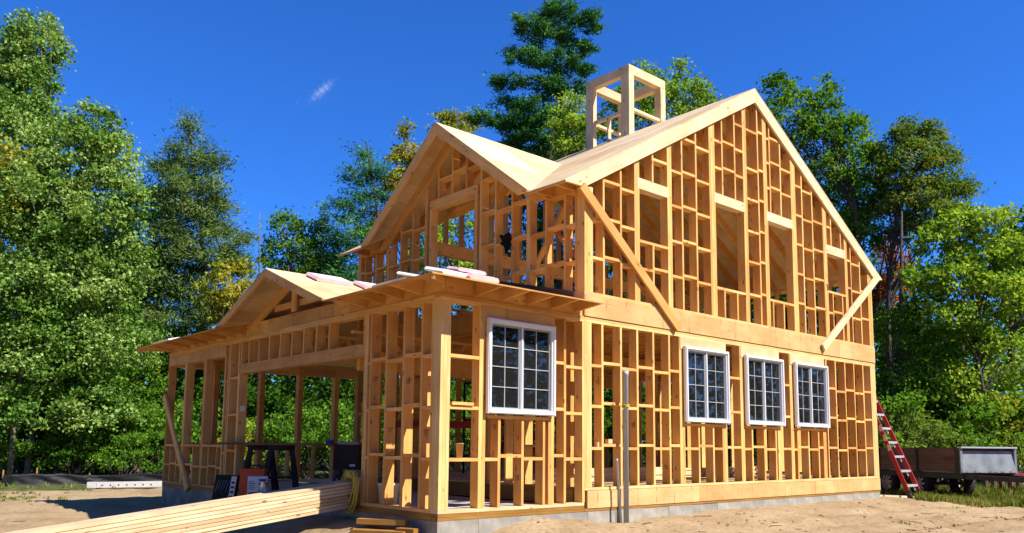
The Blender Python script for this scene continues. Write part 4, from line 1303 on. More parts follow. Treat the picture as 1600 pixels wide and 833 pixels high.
# orange case behind the carton
c = empty('orange_case', place(398, 11.9), 'orange plastic case behind the white carton', 'case'); c.rotation_euler = (0, 0, rotv+0.1)
mb = MB(); mb.box(-0.17, 0.17, -0.10, 0.10, 0, 0.36); mb.build('case_body', M['orange'], c)
mb = MB(); mb.box(-0.18, 0.18, -0.11, 0.11, 0.362, 0.40); mb.build('case_lid', M['orange'], c)
mb = MB(); mb.tube([(-0.1, 0, 0.40), (-0.09, 0, 0.45), (0.09, 0, 0.45), (0.1, 0, 0.40)], 0.012, 8); mb.build('case_handle', M['black'], c)
# steel can
mb = MB(); lathe(mb, [(0, 0), (0.056, 0), (0.059, 0.006), (0.056, 0.012), (0.056, 0.125), (0.059, 0.13), (0.056, 0.134), (0.048, 0.13), (0, 0.128)], 22)
o = mb.build('paint_can', M['steelcan'], None, True); o.location = place(416, 11.1, FZ+0.118); tag(o, 'steel paint can on the black tool case', 'can')
# black case and brown tool box
c = empty('tool_case', place(412, 10.95), 'black tool case in front of the steel can', 'case'); c.rotation_euler = (0, 0, rotv)
mb = MB(); mb.box(-0.09, 0.09, -0.08, 0.22, 0, 0.10); mb.build('case_body', M['black'], c)
mb = MB(); mb.box(-0.091, 0.091, -0.081, 0.221, 0.1015, 0.117); mb.build('case_lid', M['black'], c)
c = empty('tool_box', place(437, 10.9), 'low orange brown tool box with a dark handle on the wing floor', 'box'); c.rotation_euler = (0, 0, rotv+0.05)
mb = MB(); mb.box(-0.145, 0.145, -0.08, 0.10, 0, 0.085); mb.build('box_body', M['rust'], c)
mb = MB(); mb.box(-0.148, 0.148, -0.083, 0.103, 0.087, 0.105); mb.build('box_lid', M['rust'], c)
mb = MB(); mb.tube([(-0.04, -0.08, 0.05), (-0.035, -0.10, 0.055), (0.035, -0.10, 0.055), (0.04, -0.08, 0.05)], 0.008, 8); mb.build('box_handle', M['darkmetal'], c)
# sawhorses carrying a work plank
for px, D, lab in ((408, 12.9, 'left dark sawhorse under the work plank'), (440, 12.7, 'right dark sawhorse under the work plank')):
    s_ = empty('sawhorse', place(px, D), lab, 'sawhorse', 'sawhorses in the wing'); s_.rotation_euler = (0, 0, rotv+0.2)
    mb = MB(); mb.box(-0.20, 0.20, -0.05, 0.05, 0.66, 0.74); mb.build('sawhorse_beam', M['darkwood'], s_)
    for sx in (-1, 1):
        for sy in (-1, 1):
            mb = MB(); mb.bar((sx*0.25, sy*0.26, 0), (sx*0.16, sy*0.04, 0.658), 0.07, 0.05, up=(0, 1, 0)); mb.build('leg', M['darkwood'], s_)
    mb = MB(); mb.box(-0.18, 0.18, -0.16, 0.16, 0.24, 0.26); mb.build('shelf', M['darkwood'], s_)
pl0, pl1 = place(352, 13.2, FZ+0.76), place(530, 12.35, FZ+0.76)
o = beam('work_plank', pl0, pl1, 0.34, 0.036, M['old']); tag(o, 'brown work plank laid across two dark sawhorses', 'plank')
# table saw on a stand
ts = empty('table_saw', place(545, 12.2), 'dark table saw with a pale top near the trimmer stud', 'saw'); ts.rotation_euler = (0, 0, rotv)
mb = MB(); mb.box(-0.18, 0.18, -0.2, 0.2, 0.40, 0.76); mb.build('saw_body', M['darkwood'], ts)
mb = MB(); mb.box(-0.12, 0.18, -0.22, 0.22, 0.762, 0.80); mb.build('saw_top', M['silver'], ts)
for sx in (-1, 1):
    for sy in (-1, 1):
        mb = MB(); mb.bar((sx*0.2, sy*0.22, 0), (sx*0.14, sy*0.16, 0.398), 0.04, 0.04, up=(0, 1, 0)); mb.build('leg', M['darkmetal'], ts)
mb = MB(); mb.box(0.06, 0.14, -0.206, -0.2005, 0.44, 0.475); mb.build('saw_label', M['plastic_w'], ts)
mb = MB(); lathe(mb, [(0.03, 0), (0.06, 0), (0.06, 0.05), (0.03, 0.05), (0.03, 0)], 20)
o = mb.build('tape_roll', M['blue'], None, True); o.location = place(515, 12.5, FZ+0.779); tag(o, 'blue tape roll lying on the work plank', 'tape')
c = empty('cardboard_box', place(556, 11.4), 'brown cardboard box beneath the table saw', 'box'); c.rotation_euler = (0, 0, rotv+0.2)
mb = MB(); mb.box(-0.15, 0.15, -0.12, 0.12, 0, 0.34); mb.build('carton', M['card'], c)
for s2 in (-1, 1):
    mb = MB(); mb.bar((0, s2*0.125, 0.342), (0, s2*0.22, 0.40), 0.28, 0.004); mb.build('flap', M['card'], c)
# white bucket and clear jug behind the left studs
def bucket(loc, mat, label, name='bucket', r=0.15, h=0.34):
    root = empty(name, loc, label, 'bucket')
    mb = MB(); lathe(mb, [(0, 0), (r*0.86, 0), (r, h), (r*1.06, h), (r*1.06, h-0.03), (r*1.01, h-0.03)], 24); lathe(mb, [(r*1.0, h), (r*0.84, 0.012), (0, 0.012)], 24); mb.build('bucket_body', mat, root, True)
    mb = MB(); mb.tube([(r*1.05*math.cos(a), r*1.05*math.sin(a)*0.2, h-0.02+0.18*math.sin(a)) for a in np.linspace(0, math.pi, 13)], 0.004, 6); mb.build('bucket_handle', M['darkmetal'], root)
    return root
bucket(place(609, 10.05), M['plastic_w'], 'white plastic bucket on the floor behind the left studs', r=0.13, h=0.30)
bucket(place(590, 10.6), M['alu'], 'grey metal pail beside the white bucket behind the studs', r=0.11, h=0.24)
# red tool chest seen through the front block
c = empty('tool_chest', place(682, 13.6), 'long red tool chest indoors behind the front studs', 'chest'); c.rotation_euler = (0, 0, rotv)
mb = MB(); mb.box(-0.7, 0.7, -0.2, 0.2, 1.05, 1.13); mb.build('chest_body', M['red'], c)
mb = MB(); mb.box(-0.71, 0.71, -0.21, 0.21, 1.132, 1.16); mb.build('chest_lid', M['red'], c)
for sx in (-0.6, 0.6):
    for sy in (-0.15, 0.15):
        mb = MB(); mb.box(sx-0.03, sx+0.03, sy-0.03, sy+0.03, 0, 1.048); mb.build('leg', ST, c)
# sticker on the trimmer
o = abox('stud_sticker', -0.0015, -0.0005, 5.455, 5.475, 1.36, 1.42, M['plastic_w'], H)
o = abox('stud_sticker', 0.03, 0.11, 5.4405, 5.4415, 1.34, 1.43, M['whitewrap'], H)

# --- trailer at the right
tr = empty('utility_trailer', (0, 0, 0), 'tandem axle trailer with plank sides and scuffed grey metal front, parked on grass', 'trailer')
fl = ray(1501.5, 739, 17.2); fl = Vector((fl[0], fl[1], 0))
fwd = Vector((math.sin(YAW), math.cos(YAW), 0)); rgt = Vector((RT[0], RT[1], 0)).normalized()
ax = (-fwd*0.985 + rgt*0.17).normalized()          # towards the drawbar
lat = Vector((0, 0, 1)).cross(ax).normalized()
if lat.dot(rgt) < 0: lat = -lat
TW, TL_ = 1.30, 4.2
tr.matrix_world = Matrix.Translation((fl.x, fl.y, gz(fl.x, fl.y))) @ Matrix((ax, lat, Vector((0, 0, 1)))).transposed().to_4x4()
zb_, ht = 0.60, 0.55
for k in range(3):
    z0 = zb_+0.02+k*0.175
    for yy in (0.0, TW-0.04):
        mb = MB(); mb.box(-TL_, -0.16, yy, yy+0.035, z0, z0+0.168); mb.build('side_plank', M['old'], tr)
for xx in (-TL_, -2.8, -1.4):
    for yy in (-0.03, TW+0.0):
        mb = MB(); mb.box(xx, xx+0.06, yy, yy+0.028, zb_-0.05, zb_+ht-0.02); mb.build('side_stake', M['darkmetal'], tr)
mb = MB(); mb.box(-0.155, -0.02, -0.012, 0.03, zb_-0.02, zb_+ht); mb.box(-0.155, -0.02, TW-0.03, TW+0.012, zb_-0.02, zb_+ht); mb.build('corner_plate', M['darkmetal'], tr)
mb = MB()   # front panel, dished, with rolled rim
mb.add([(-0.02, 0, zb_), (0.05, 0, zb_+0.02), (-0.01, 0, zb_+ht-0.08), (-0.02, 0, zb_+ht-0.08), (-0.02, TW, zb_), (0.05, TW, zb_+0.02), (-0.01, TW, zb_+ht-0.08), (-0.02, TW, zb_+ht-0.08)],
       [(0, 1, 2, 3), (7, 6, 5, 4), (1, 5, 6, 2), (0, 4, 5, 1), (3, 7, 4, 0)])
mb.build('front_panel', M['silver'], tr)
mb = MB(); mb.box(-0.06, 0.07, -0.02, TW+0.02, zb_+ht-0.02, zb_+ht+0.012); mb.build('top_rail', M['alu'], tr)
for q0 in (-0.02, TW-0.03):
    mb = MB(); mb.box(0.0, 0.035, q0, q0+0.05, zb_, zb_+ht-0.021); mb.build('edge_rail', M['silver'], tr)
for k in range(7):
    mb = MB(); y0 = 0.08+k*0.17+jit(0.04); mb.box(0.047, 0.0515, y0, y0+0.06+jit(0.03), zb_+0.022, zb_+0.045+jit(0.012)); mb.build('rust_streak', M['rust'], tr)
mb = MB(); mb.box(-TL_, 0.0, 0.04, 0.10, zb_-0.12, zb_-0.012); mb.box(-TL_, 0.0, TW-0.10, TW-0.04, zb_-0.12, zb_-0.012); mb.box(-TL_, 0, 0.04, TW-0.04, zb_-0.01, zb_+0.01); mb.build('chassis', M['darkmetal'], tr)
mb = MB()
mb.bar((0.0, 0.1, zb_-0.07), (1.35, TW/2-0.03, zb_-0.10), 0.05, 0.10); mb.bar((0.0, TW-0.1, zb_-0.07), (1.35, TW/2+0.03, zb_-0.10), 0.05, 0.10)
mb.build('drawbar', M['darkmetal'], tr)
mb = MB(); mb.box(1.36, 1.60, TW/2-0.05, TW/2+0.05, zb_-0.14, zb_-0.05); mb.build('coupler', M['darkmetal'], tr)
mb = MB(); mb.tube([(1.15, TW/2, zb_+0.12), (1.15, TW/2, 0.05)], 0.03, 10); lathe(mb, [(0, 0), (0.09, 0), (0.09, 0.02), (0.0, 0.03)], 14, c=(1.15, TW/2, 0.02)); mb.build('jack_stand', M['darkmetal'], tr)
def wheel(x, y, s):
    w = empty('wheel'); w.parent = tr; w.location = (x, y, 0.33); w.rotation_euler = (math.pi/2*s, 0, 0)
    mb = MB(); lathe(mb, [(0.20, 0.07), (0.23, 0.095), (0.29, 0.10), (0.325, 0.075), (0.332, 0.03), (0.332, -0.03), (0.325, -0.075), (0.29, -0.10), (0.20, -0.07)], 30); mb.build('tyre', M['rubber'], w, True)
    mb = MB(); lathe(mb, [(0.205, 0.085), (0.20, 0.06), (0.185, 0.045), (0.17, 0.05)], 28); lathe(mb, [(0.075, 0.075), (0.06, 0.085), (0, 0.088)], 18)
    for k in range(8):
        a = 2*math.pi*k/8
        mb.bar((0.07*math.cos(a), 0.07*math.sin(a), 0.072), (0.178*math.cos(a), 0.178*math.sin(a), 0.05), 0.055, 0.012, up=(0, 0, 1))
    mb.build('rim', M['rimsteel'], w)
for x in (-1.45, -2.62):
    wheel(x, 0.14, 1); wheel(x, TW-0.14, -1)
    mb = MB(); mb.tube([(x, 0.1, 0.33), (x, TW-0.1, 0.33)], 0.035, 8); mb.build('axle', M['darkmetal'], tr)
    mb = MB(); mb.tube([(x-0.35, 0.30, 0.48), (x, 0.30, 0.40), (x+0.35, 0.30, 0.48)], 0.025, 6); mb.build('leaf_spring', M['darkmetal'], tr)
# bits beyond the trailer
for k, (px, D, h) in enumerate([(1537, 21.0, 0.42), (1549, 21.0, 0.36), (1561, 21.2, 0.45), (1574, 21.0, 0.40), (1587, 20.8, 0.47)]):
    x, y, z = spot(px, D)
    mb = MB(); mb.tube([(x, y, z-0.1), (x+jit(0.02), y+jit(0.02), z+h*0.6), (x+jit(0.03), y, z+h)], [0.07, 0.065, 0.06], 9)
    tag(mb.build('timber_stake', M['old'], None), ['leftmost', 'second', 'middle', 'fourth', 'rightmost'][k]+' short weathered stake in the row beyond the trailer drawbar', 'stake', 'weathered stakes beyond the trailer')
x, y, z = spot(1600, 19.6)
mb = MB()
pts = [(-0.7, 0.0), (-0.6, 0.12), (0.6, 0.12), (0.75, 0.0)]
mb.add([(a, b_, c_) for b_ in (-0.35, 0.35) for a, c_ in pts], [(0, 1, 2, 3), (7, 6, 5, 4), (1, 5, 6, 2), (0, 4, 5, 1), (2, 6, 7, 3)])
for sx in (-0.5, 0.5): mb.tube([(sx, 0.2, -0.4), (sx, 0.2, 0.0)], 0.03, 8); mb.tube([(sx, -0.2, -0.4), (sx, -0.2, 0.0)], 0.03, 8)
o = mb.build('red_barrow_tray', M['red']); o.location = (x, y, z+0.42); o.rotation_euler = (0, 0, rotv); tag(o, 'red metal tray on legs at the right edge beyond the trailer', 'tray')
mb = MB(); x, y, z = spot(1486, 19.8)
lathe(mb, [(0, 0), (0.17, 0), (0.15, 0.2), (0.10, 0.42), (0.05, 0.47), (0, 0.48)], 12)
for i, v in enumerate(mb.v): mb.v[i] = (v[0]*(1+0.2*math.sin(i*1.7)), v[1]*(1+0.2*math.cos(i*2.3)), v[2])
o = mb.build('pale_boulder', M['rock'], None, True); o.location = (x, y, z-0.03); tag(o, 'pale boulder on the grass behind the trailer wheel', 'rock')
x, y, z = spot(1598, 27)
mb = MB(); lathe(mb, [(1.9, -0.1), (1.5, 0.25), (0.9, 0.6), (0.35, 0.78), (0, 0.8)], 22)
for i, v in enumerate(mb.v): mb.v[i] = (v[0]*(1+0.10*math.sin(i*1.3)), v[1]*(1+0.1*math.cos(i*0.7)), v[2]*(1+0.08*math.sin(i*2.1)))
o = mb.build('gravel_heap', M['rock'], None, True); o.location = (x, y, z); tag(o, 'pale gravel heap beyond the trailer at the right edge', 'heap')
o = beam('loose_board', (11.0, 0.35, gz(11, .35)+0.03), (13.6, -0.15, gz(13.6, -.15)+0.03), 0.14, 0.038, PL); tag(o, 'pale board lying on the sand beneath the step ladder', 'board')

# --- silt fence at the left, with stakes
sp = [(5, 745, 22.0), (20, 744, 22.3), (58, 741, 22.8), (95, 745, 23.2), (140, 749, 23.6), (190, 752, 24.0), (255, 752, 24.4), (330, 752, 25.0)]
sf = empty('silt_fence', (0, 0, 0), 'low black plastic silt fence sagging along the edge of the woods', 'fence')
vs = []; nseg = 60
tp = []
for px, py, D in sp:
    p = ray(px, py, D); tp.append((p[0], p[1], max(p[2]-gz(p[0], p[1]), 0.3)))
tp = np.array(tp); tt = np.linspace(0, len(tp)-1, nseg+1)
rows_ = 7
for i, t in enumerate(tt):
    k = min(int(t), len(tp)-2); f = t-k
    x, y, hgt = tp[k]*(1-f)+tp[k+1]*f
    g0 = gz(x, y)
    for j in range(rows_):
        s_ = j/(rows_-1)
        off = 0.05*math.sin(t*5+j*1.1)*(1-abs(2*s_-1))+0.02*math.sin(t*17+j*2)
        vs.append((x+off*0.66, y+off*0.75-0.10*(1-s_)**2, g0-0.05+(hgt+0.05)*s_))
fs_ = [(i*rows_+j, (i+1)*rows_+j, (i+1)*rows_+j+1, i*rows_+j+1) for i in range(nseg) for j in range(rows_-1)]
o = mesh_from('fence_film', vs, fs_, M['siltfilm'], sf, True)
md = o.modifiers.new('thick', 'SOLIDIFY'); md.thickness = 0.006
for px, py, D in sp[::2]:
    p = ray(px, py, D+0.06); g0 = gz(p[0], p[1])
    abox('fence_stake', p[0]-0.018, p[0]+0.018, p[1]+0.03, p[1]+0.066, g0-0.2, p[2]+0.18, M['treated'], sf)
# perforated white drain board lying before it
d0, d1 = ray(136, 768, 21.5), ray(252, 764, 21.9)
dp = empty('drain_board', (0, 0, 0), 'long white perforated drain length lying on sand before the silt fence', 'drain')
g0, g1 = gz(d0[0], d0[1]), gz(d1[0], d1[1])
a0, a1 = Vector((d0[0], d0[1], g0+0.08)), Vector((d1[0], d1[1], g1+0.11))
dr = (a1-a0).normalized(); upd = Vector((0, 0, 1))
dc = a0+dr*0.22
mb = MB(); mb.bar(dc+dr*0.01, a1, 0.10, 0.15); mb.build('drain_length', M['plastic_w'], dp)
mb = MB(); mb.bar(a0, dc, 0.11, 0.16); mb.build('drain_coupling', M['plastic_w'], dp)
nr = dr.cross(upd).normalized()
if nr.y > 0: nr = -nr
mb = MB()
for k in range(7):
    c_ = dc+dr*(0.15+k*((a1-dc).length-0.2)/7)+nr*0.0505 - upd*0.01
    mb.tube([c_, c_+nr*0.003], 0.02, 8)
mb.build('drain_hole', M['black'], dp)
# ================================================================== TREES AND UNDERGROWTH
def unit(n):
    v = rng.normal(size=(n, 3)); return v/np.linalg.norm(v, axis=1, keepdims=True)
def leaf_geo(c, L, Wd, upbias=0.5, axis_dir=None, axis_mix=0.0):
    """diamond leaves at points c: returns verts (4n,3)"""
    n = len(c)
    nr = unit(n) + np.array([0, 0, upbias]); nr /= np.linalg.norm(nr, axis=1, keepdims=True)
    a = unit(n)
    if axis_dir is not None: a = a*(1-axis_mix) + axis_dir*axis_mix
    a = a - nr*(a*nr).sum(1, keepdims=True); a /= np.linalg.norm(a, axis=1, keepdims=True)+1e-9
    b = np.cross(nr, a)
    s = (0.7+0.6*rng.random((n, 1)))
    l = L*s*0.5; w = Wd*s*0.5
    droop = nr*l*0.25
    V = np.stack([c-a*l-droop, c-a*l*0.1+b*w, c+a*l-droop, c-a*l*0.1-b*w], 1)
    return V.reshape(-1, 3)
def crown_mesh(name, V, mat):
    return np_mesh(name, V, np.arange(len(V), dtype=np.int32).reshape(-1, 4), mat)

def clumps_in(lobes, density, shell=0.55, lower=-0.55):
    """points spread through the outer part of ellipsoid lobes; returns centres, outward directions"""
    C_, D_ = [], []
    for (c, r) in lobes:
        area = 4*math.pi*((r[0]*r[1])**1.6/3+(r[0]*r[2])**1.6/3+(r[1]*r[2])**1.6/3)**(1/1.6)
        n = max(4, int(area*density))
        d = unit(n*2); d = d[d[:, 2] > lower][:n]
        k = shell+(1-shell)*rng.random((len(d), 1))**0.6
        C_.append(np.array(c)+d*np.array(r)*k); D_.append(d)
    return np.concatenate(C_), np.concatenate(D_)

def limb(mb, p0, p1, r0, r1, sag=0.0, n=5, seg=4):
    pts, rad = [], []
    p0, p1 = np.array(p0), np.array(p1)
    w = rng.normal(size=3)*0.06*np.linalg.norm(p1-p0)
    for i in range(seg+1):
        t = i/seg
        q = p0*(1-t)+p1*t + w*math.sin(math.pi*t)+np.array([0, 0, sag*math.sin(math.pi*t)])
        pts.append(q); rad.append(r0*(1-t)+r1*t)
    mb.tube(pts, rad, n, cap=False)
    return pts

def px_lobes(D, defs, depth=1.0):
    out = []
    for (px, py, rx, ry) in defs:
        c = ray(px, py, D + rng.uniform(-0.3, 0.3)*rx*D/FOC)
        s = D/FOC
        out.append((c, np.array([rx*s, rx*s*depth, ry*s])))
    return out

def broadleaf(name, label, px, D, defs, leaf=(0.15, 0.10), mat='l_green', dens=1.35, per=46, cr=0.42, bark='bark', tr=0.16, group=None, nlimb=16, lean=0, lower=-0.6, shell=0.5, flat=0.62, cat='tree', trunk_top=None):
    x, y, z = spot(px+lean, D)
    root = empty(name, (x, y, z), label, cat, group)
    lobes = px_lobes(D, defs)
    c, d = clumps_in(lobes, dens*1.5, shell, lower)
    leaf = (leaf[0]*0.86, leaf[1]*0.92); per = int(per*1.55); cr *= 0.95
    # leaves
    k = np.repeat(np.arange(len(c)), per)
    size = cr*(0.6+0.8*rng.random(len(c)))
    off = rng.normal(size=(len(k), 3))*0.5*size[k][:, None]*np.array([1, 1, flat])
    pts = c[k]+off + np.array([0, 0, -0.15])*(np.abs(off[:, :1])/cr)
    V = leaf_geo(pts, leaf[0], leaf[1], 0.55)
    o = link('crown', crown_mesh('crown', V-np.array([x, y, z]), M[mat]), root)
    # trunk and limbs
    mb = MB()
    top = max(lobes, key=lambda l: l[0][2])
    tt_ = top[0] if trunk_top is None else ray(trunk_top[0], trunk_top[1], D)
    base = np.array([x, y, z-0.15])
    tp_ = limb(mb, base, tt_, tr, 0.03, n=8, seg=9)
    sel = rng.choice(len(c), min(nlimb*2, len(c)), replace=False)
    for i in sel:
        h = (c[i][2]-base[2])*0.72 - 0.35*np.hypot(*(c[i][:2]-np.array(tt_)[:2]))
        t = np.clip(h/max(tt_[2]-base[2], 1), 0.15, 0.95)*9
        a = int(t); f = t-a
        q = np.array(tp_[min(a, 9)])*(1-f)+np.array(tp_[min(a+1, 9)])*f
        limb(mb, q, c[i], 0.014+tr*0.16*(1-t/10), 0.006, sag=0.15, n=4)
    for i in range(len(mb.v)): mb.v[i] = tuple(np.array(mb.v[i])-np.array([x, y, z]))
    mb.build('trunk', M[bark], root, True)
    return root

def conifer(name, label, px, D, defs, mat='n_pine', dens=1.6, per=60, cr=0.4, needle=(0.24, 0.035), tr=0.2, group=None, lower=-0.7, shell=0.45, flat=0.45, bark='bark', upb=0.35, nl=40, trunk_top=None, out=0.0):
    x, y, z = spot(px, D)
    root = empty(name, (x, y, z), label, 'tree', group)
    lobes = px_lobes(D, defs)
    c, d = clumps_in(lobes, dens*1.5, shell, lower)
    needle = (needle[0]*0.95, needle[1]*1.25); per = int(per*1.3)
    k = np.repeat(np.arange(len(c)), per)
    size = cr*(0.6+0.8*rng.random(len(c)))
    off = rng.normal(size=(len(k), 3))*0.5*size[k][:, None]*np.array([1, 1, flat])
    hd = d[k].copy(); hd[:, 2] = upb; hd /= np.linalg.norm(hd, axis=1, keepdims=True)
    pts = c[k]+off
    V = leaf_geo(pts, needle[0], needle[1], 0.3, hd, 0.6)
    link('crown', crown_mesh('crown', V-np.array([x, y, z]), M[mat]), root)
    mb = MB()
    top = max(lobes, key=lambda l: l[0][2])[0] if trunk_top is None else ray(trunk_top[0], trunk_top[1], D)
    base = np.array([x, y, z-0.15])
    tp_ = limb(mb, base, top, tr, 0.03, n=8, seg=11)
    for i in rng.choice(len(c), min(nl, len(c)), replace=False):
        h = c[i][2]-base[2]-0.1*np.hypot(*(c[i][:2]-np.array(top)[:2]))
        t = np.clip(h/max(top[2]-base[2], 1), 0.05, 0.97)*11
        a = int(t); f = t-a
        q = np.array(tp_[min(a, 11)])*(1-f)+np.array(tp_[min(a+1, 11)])*f
        limb(mb, q, c[i], 0.015+tr*0.2*(1-t/12), 0.008, sag=-0.1, n=4)
    for i in range(len(mb.v)): mb.v[i] = tuple(np.array(mb.v[i])-np.array([x, y, z]))
    mb.build('trunk', M[bark], root, True)
    return root

# --- left
broadleaf('poplar_tree', 'tallest pale green poplar at the far left edge rising highest above its neighbours', 18, 27, [(62, 62, 42, 50), (18, 95, 40, 50), (-20, 150, 60, 90), (48, 122, 40, 44), (10, 215, 70, 80), (60, 175, 30, 30), (5, 330, 70, 90)],
          leaf=(0.135, 0.105), mat='l_pale', dens=2.3, per=50, cr=0.40, bark='bark_l', tr=0.11, trunk_top=(62, 60))
broadleaf('poplar_tree', 'spreading pale green poplar with a leaning pale trunk left of the feathery larch', 45, 25, [(150, 205, 42, 48), (175, 260, 40, 40), (110, 240, 70, 60), (160, 330, 55, 60), (60, 330, 80, 80), (120, 420, 85, 75), (40, 460, 80, 80), (170, 455, 45, 45), (95, 520, 80, 60), (25, 580, 60, 50), (200, 300, 26, 30), (40, 560, 70, 50), (130, 560, 70, 50), (195, 540, 50, 50), (60, 640, 70, 46), (150, 640, 60, 40), (205, 400, 26, 36)],
          leaf=(0.13, 0.10), mat='l_pale', dens=2.2, per=48, cr=0.40, bark='bark_l', tr=0.10, trunk_top=(130, 250), nlimb=22)
broadleaf('maple_tree', 'yellow and orange tinged maple branchwork at the left edge', -25, 23.5, [(-5, 262, 40, 45), (-40, 330, 60, 80)], leaf=(0.16, 0.12), mat='l_yellow', dens=1.6, per=30, cr=0.38, tr=0.12)
conifer('larch_tree', 'feathery light green larch with visible dark limbs left of the small gable', 297, 32, [(293, 200, 16, 32), (300, 240, 36, 30), (262, 262, 34, 22), (325, 258, 30, 22), (300, 290, 55, 26), (258, 312, 38, 22), (338, 318, 36, 22), (300, 345, 62, 28), (355, 368, 36, 26), (262, 370, 45, 24), (310, 405, 75, 30), (240, 420, 45, 26), (365, 410, 32, 22), (280, 455, 80, 34), (250, 500, 70, 30), (330, 490, 50, 30)],
        mat='n_larch', dens=1.5, per=64, cr=0.55, needle=(0.22, 0.035), tr=0.18, lower=-0.8, shell=0.3, flat=0.5, nl=70, trunk_top=(292, 180))
conifer('pine_tree', 'dark pine filling the gap between the pale poplars and the larch', 215, 34.5, [(215, 330, 50, 50), (195, 400, 60, 50), (225, 460, 60, 50), (190, 540, 70, 60)], mat='n_pine', dens=1.2, per=44, cr=0.6, needle=(0.28, 0.05), tr=0.2)
broadleaf('maple_tree', 'small yellowing maple behind the low eave between larch and small gable', 362, 29, [(365, 425, 30, 28), (345, 455, 32, 26), (385, 465, 36, 30), (350, 500, 30, 26)], leaf=(0.17, 0.13), mat='l_yellow', dens=1.5, per=30, cr=0.42, tr=0.09)
# bare snag
x, y, z = spot(404, 34)
sn = empty('dead_snag', (x, y, z), 'thin bare dead trunk with one arching twig standing against the sky', 'tree')
mb = MB(); tpz = ray(406, 332, 34)-np.array([x, y, z])
mb.tube([(0, 0, -0.1), tuple(tpz*0.5+np.array([.1, 0, 0])), tuple(tpz*0.85), tuple(tpz)], [0.09, 0.06, 0.035, 0.012], 7)
q = tpz*0.88
mb.tube([tuple(q), tuple(q+np.array([-.25, .2, .35])), tuple(q+np.array([-.55, .45, .38])), tuple(q+np.array([-.8, .65, .1]))], [0.03, 0.022, 0.014, 0.006], 5)
mb.tube([tuple(tpz*0.8), tuple(tpz*0.8+np.array([.3, -.2, .3]))], [0.025, 0.006], 5)
mb.build('trunk', M['bark_l'], sn, True)
broadleaf('birch_tree', 'slim green birch behind the ridge of the small gable', 452, 38, [(448, 355, 20, 30), (468, 375, 24, 34), (440, 400, 32, 34), (470, 420, 34, 34), (455, 460, 42, 34)], leaf=(0.17, 0.12), mat='l_green', dens=1.5, per=32, cr=0.45, tr=0.11)
conifer('spruce_tree', 'light green young spruce between the birch and the tall dark tamarack', 503, 39, [(503, 345, 10, 22), (503, 372, 18, 20), (504, 400, 26, 22), (505, 430, 32, 26), (500, 470, 40, 30)], mat='n_spruce', dens=1.6, per=50, cr=0.5, needle=(0.25, 0.05), tr=0.12)
conifer('tamarack_tree', 'tall dark tamarack with wispy top left of the upper gable', 572, 37, [(572, 245, 16, 26), (560, 285, 34, 26), (590, 275, 24, 22), (545, 325, 36, 28), (585, 320, 34, 28), (555, 370, 46, 30), (540, 410, 44, 30), (590, 380, 30, 30), (545, 450, 50, 34)],
        mat='n_pine', dens=1.2, per=50, cr=0.55, needle=(0.24, 0.035), tr=0.16, shell=0.3, trunk_top=(572, 222))
broadleaf('poplar_tree', 'narrow yellow green poplar rising behind the left slope of the upper gable', 634, 38, [(636, 205, 9, 28), (640, 240, 18, 26), (618, 245, 12, 24), (655, 255, 18, 26), (632, 285, 30, 32), (612, 300, 18, 26), (668, 280, 18, 24), (640, 330, 34, 34), (600, 360, 26, 36)],
          leaf=(0.16, 0.12), mat='l_yellow', dens=2.0, per=32, cr=0.36, tr=0.12, trunk_top=(636, 185))
broadleaf('birch_tree', 'yellow and pinkish birch behind the peak of the upper gable', 712, 40, [(690, 192, 16, 20), (712, 185, 20, 20), (733, 192, 16, 18), (710, 225, 34, 28)], leaf=(0.16, 0.12), mat='l_yellow', dens=2.0, per=30, cr=0.36, tr=0.11)
# white pine with layered plumes
conifer('white_pine', 'tall white pine with layered dark green plumes left of the chimney frame', 868, 35, [(872, 18, 34, 19), (915, 30, 26, 17), (930, 48, 17, 10), (830, 40, 26, 16), (812, 30, 14, 9), (860, 60, 41, 17), (905, 75, 29, 17), (822, 92, 29, 12), (800, 82, 12, 7), (870, 100, 38, 16), (915, 108, 21, 9), (800, 130, 31, 9), (850, 140, 38, 13), (895, 138, 26, 12), (790, 160, 21, 6), (830, 170, 38, 10), (760, 185, 29, 9), (800, 196, 40, 10), (860, 190, 43, 14), (830, 222, 48, 13), (880, 225, 38, 16), (905, 190, 22, 14), (850, 255, 52, 16), (890, 262, 38, 17)],
        mat='n_pine', dens=2.2, per=58, cr=0.33, needle=(0.24, 0.04), tr=0.22, lower=-0.75, shell=0.35, flat=0.5, nl=80, trunk_top=(875, 0))
broadleaf('maple_tree', 'bright green maple standing in front of the white pine beside the chimney frame', 893, 32.5, [(892, 160, 20, 18), (880, 190, 26, 22), (905, 200, 26, 26), (885, 230, 30, 26), (930, 210, 18, 24)], leaf=(0.16, 0.11), mat='l_bright', dens=1.8, per=34, cr=0.40, tr=0.11)
broadleaf('maple_tree', 'bright green maple with upright sprays right of the chimney frame', 1055, 33, [(1010, 110, 16, 20), (1022, 130, 20, 18), (1065, 108, 12, 26), (1075, 140, 26, 24), (1100, 150, 20, 20), (1045, 160, 30, 26), (985, 160, 34, 32), (1010, 190, 34, 30), (1080, 180, 34, 26), (1115, 165, 18, 16), (960, 195, 30, 30), (1050, 230, 60, 40)],
          leaf=(0.17, 0.11), mat='l_bright', dens=1.7, per=34, cr=0.40, tr=0.15, nlimb=20, trunk_top=(1062, 110))
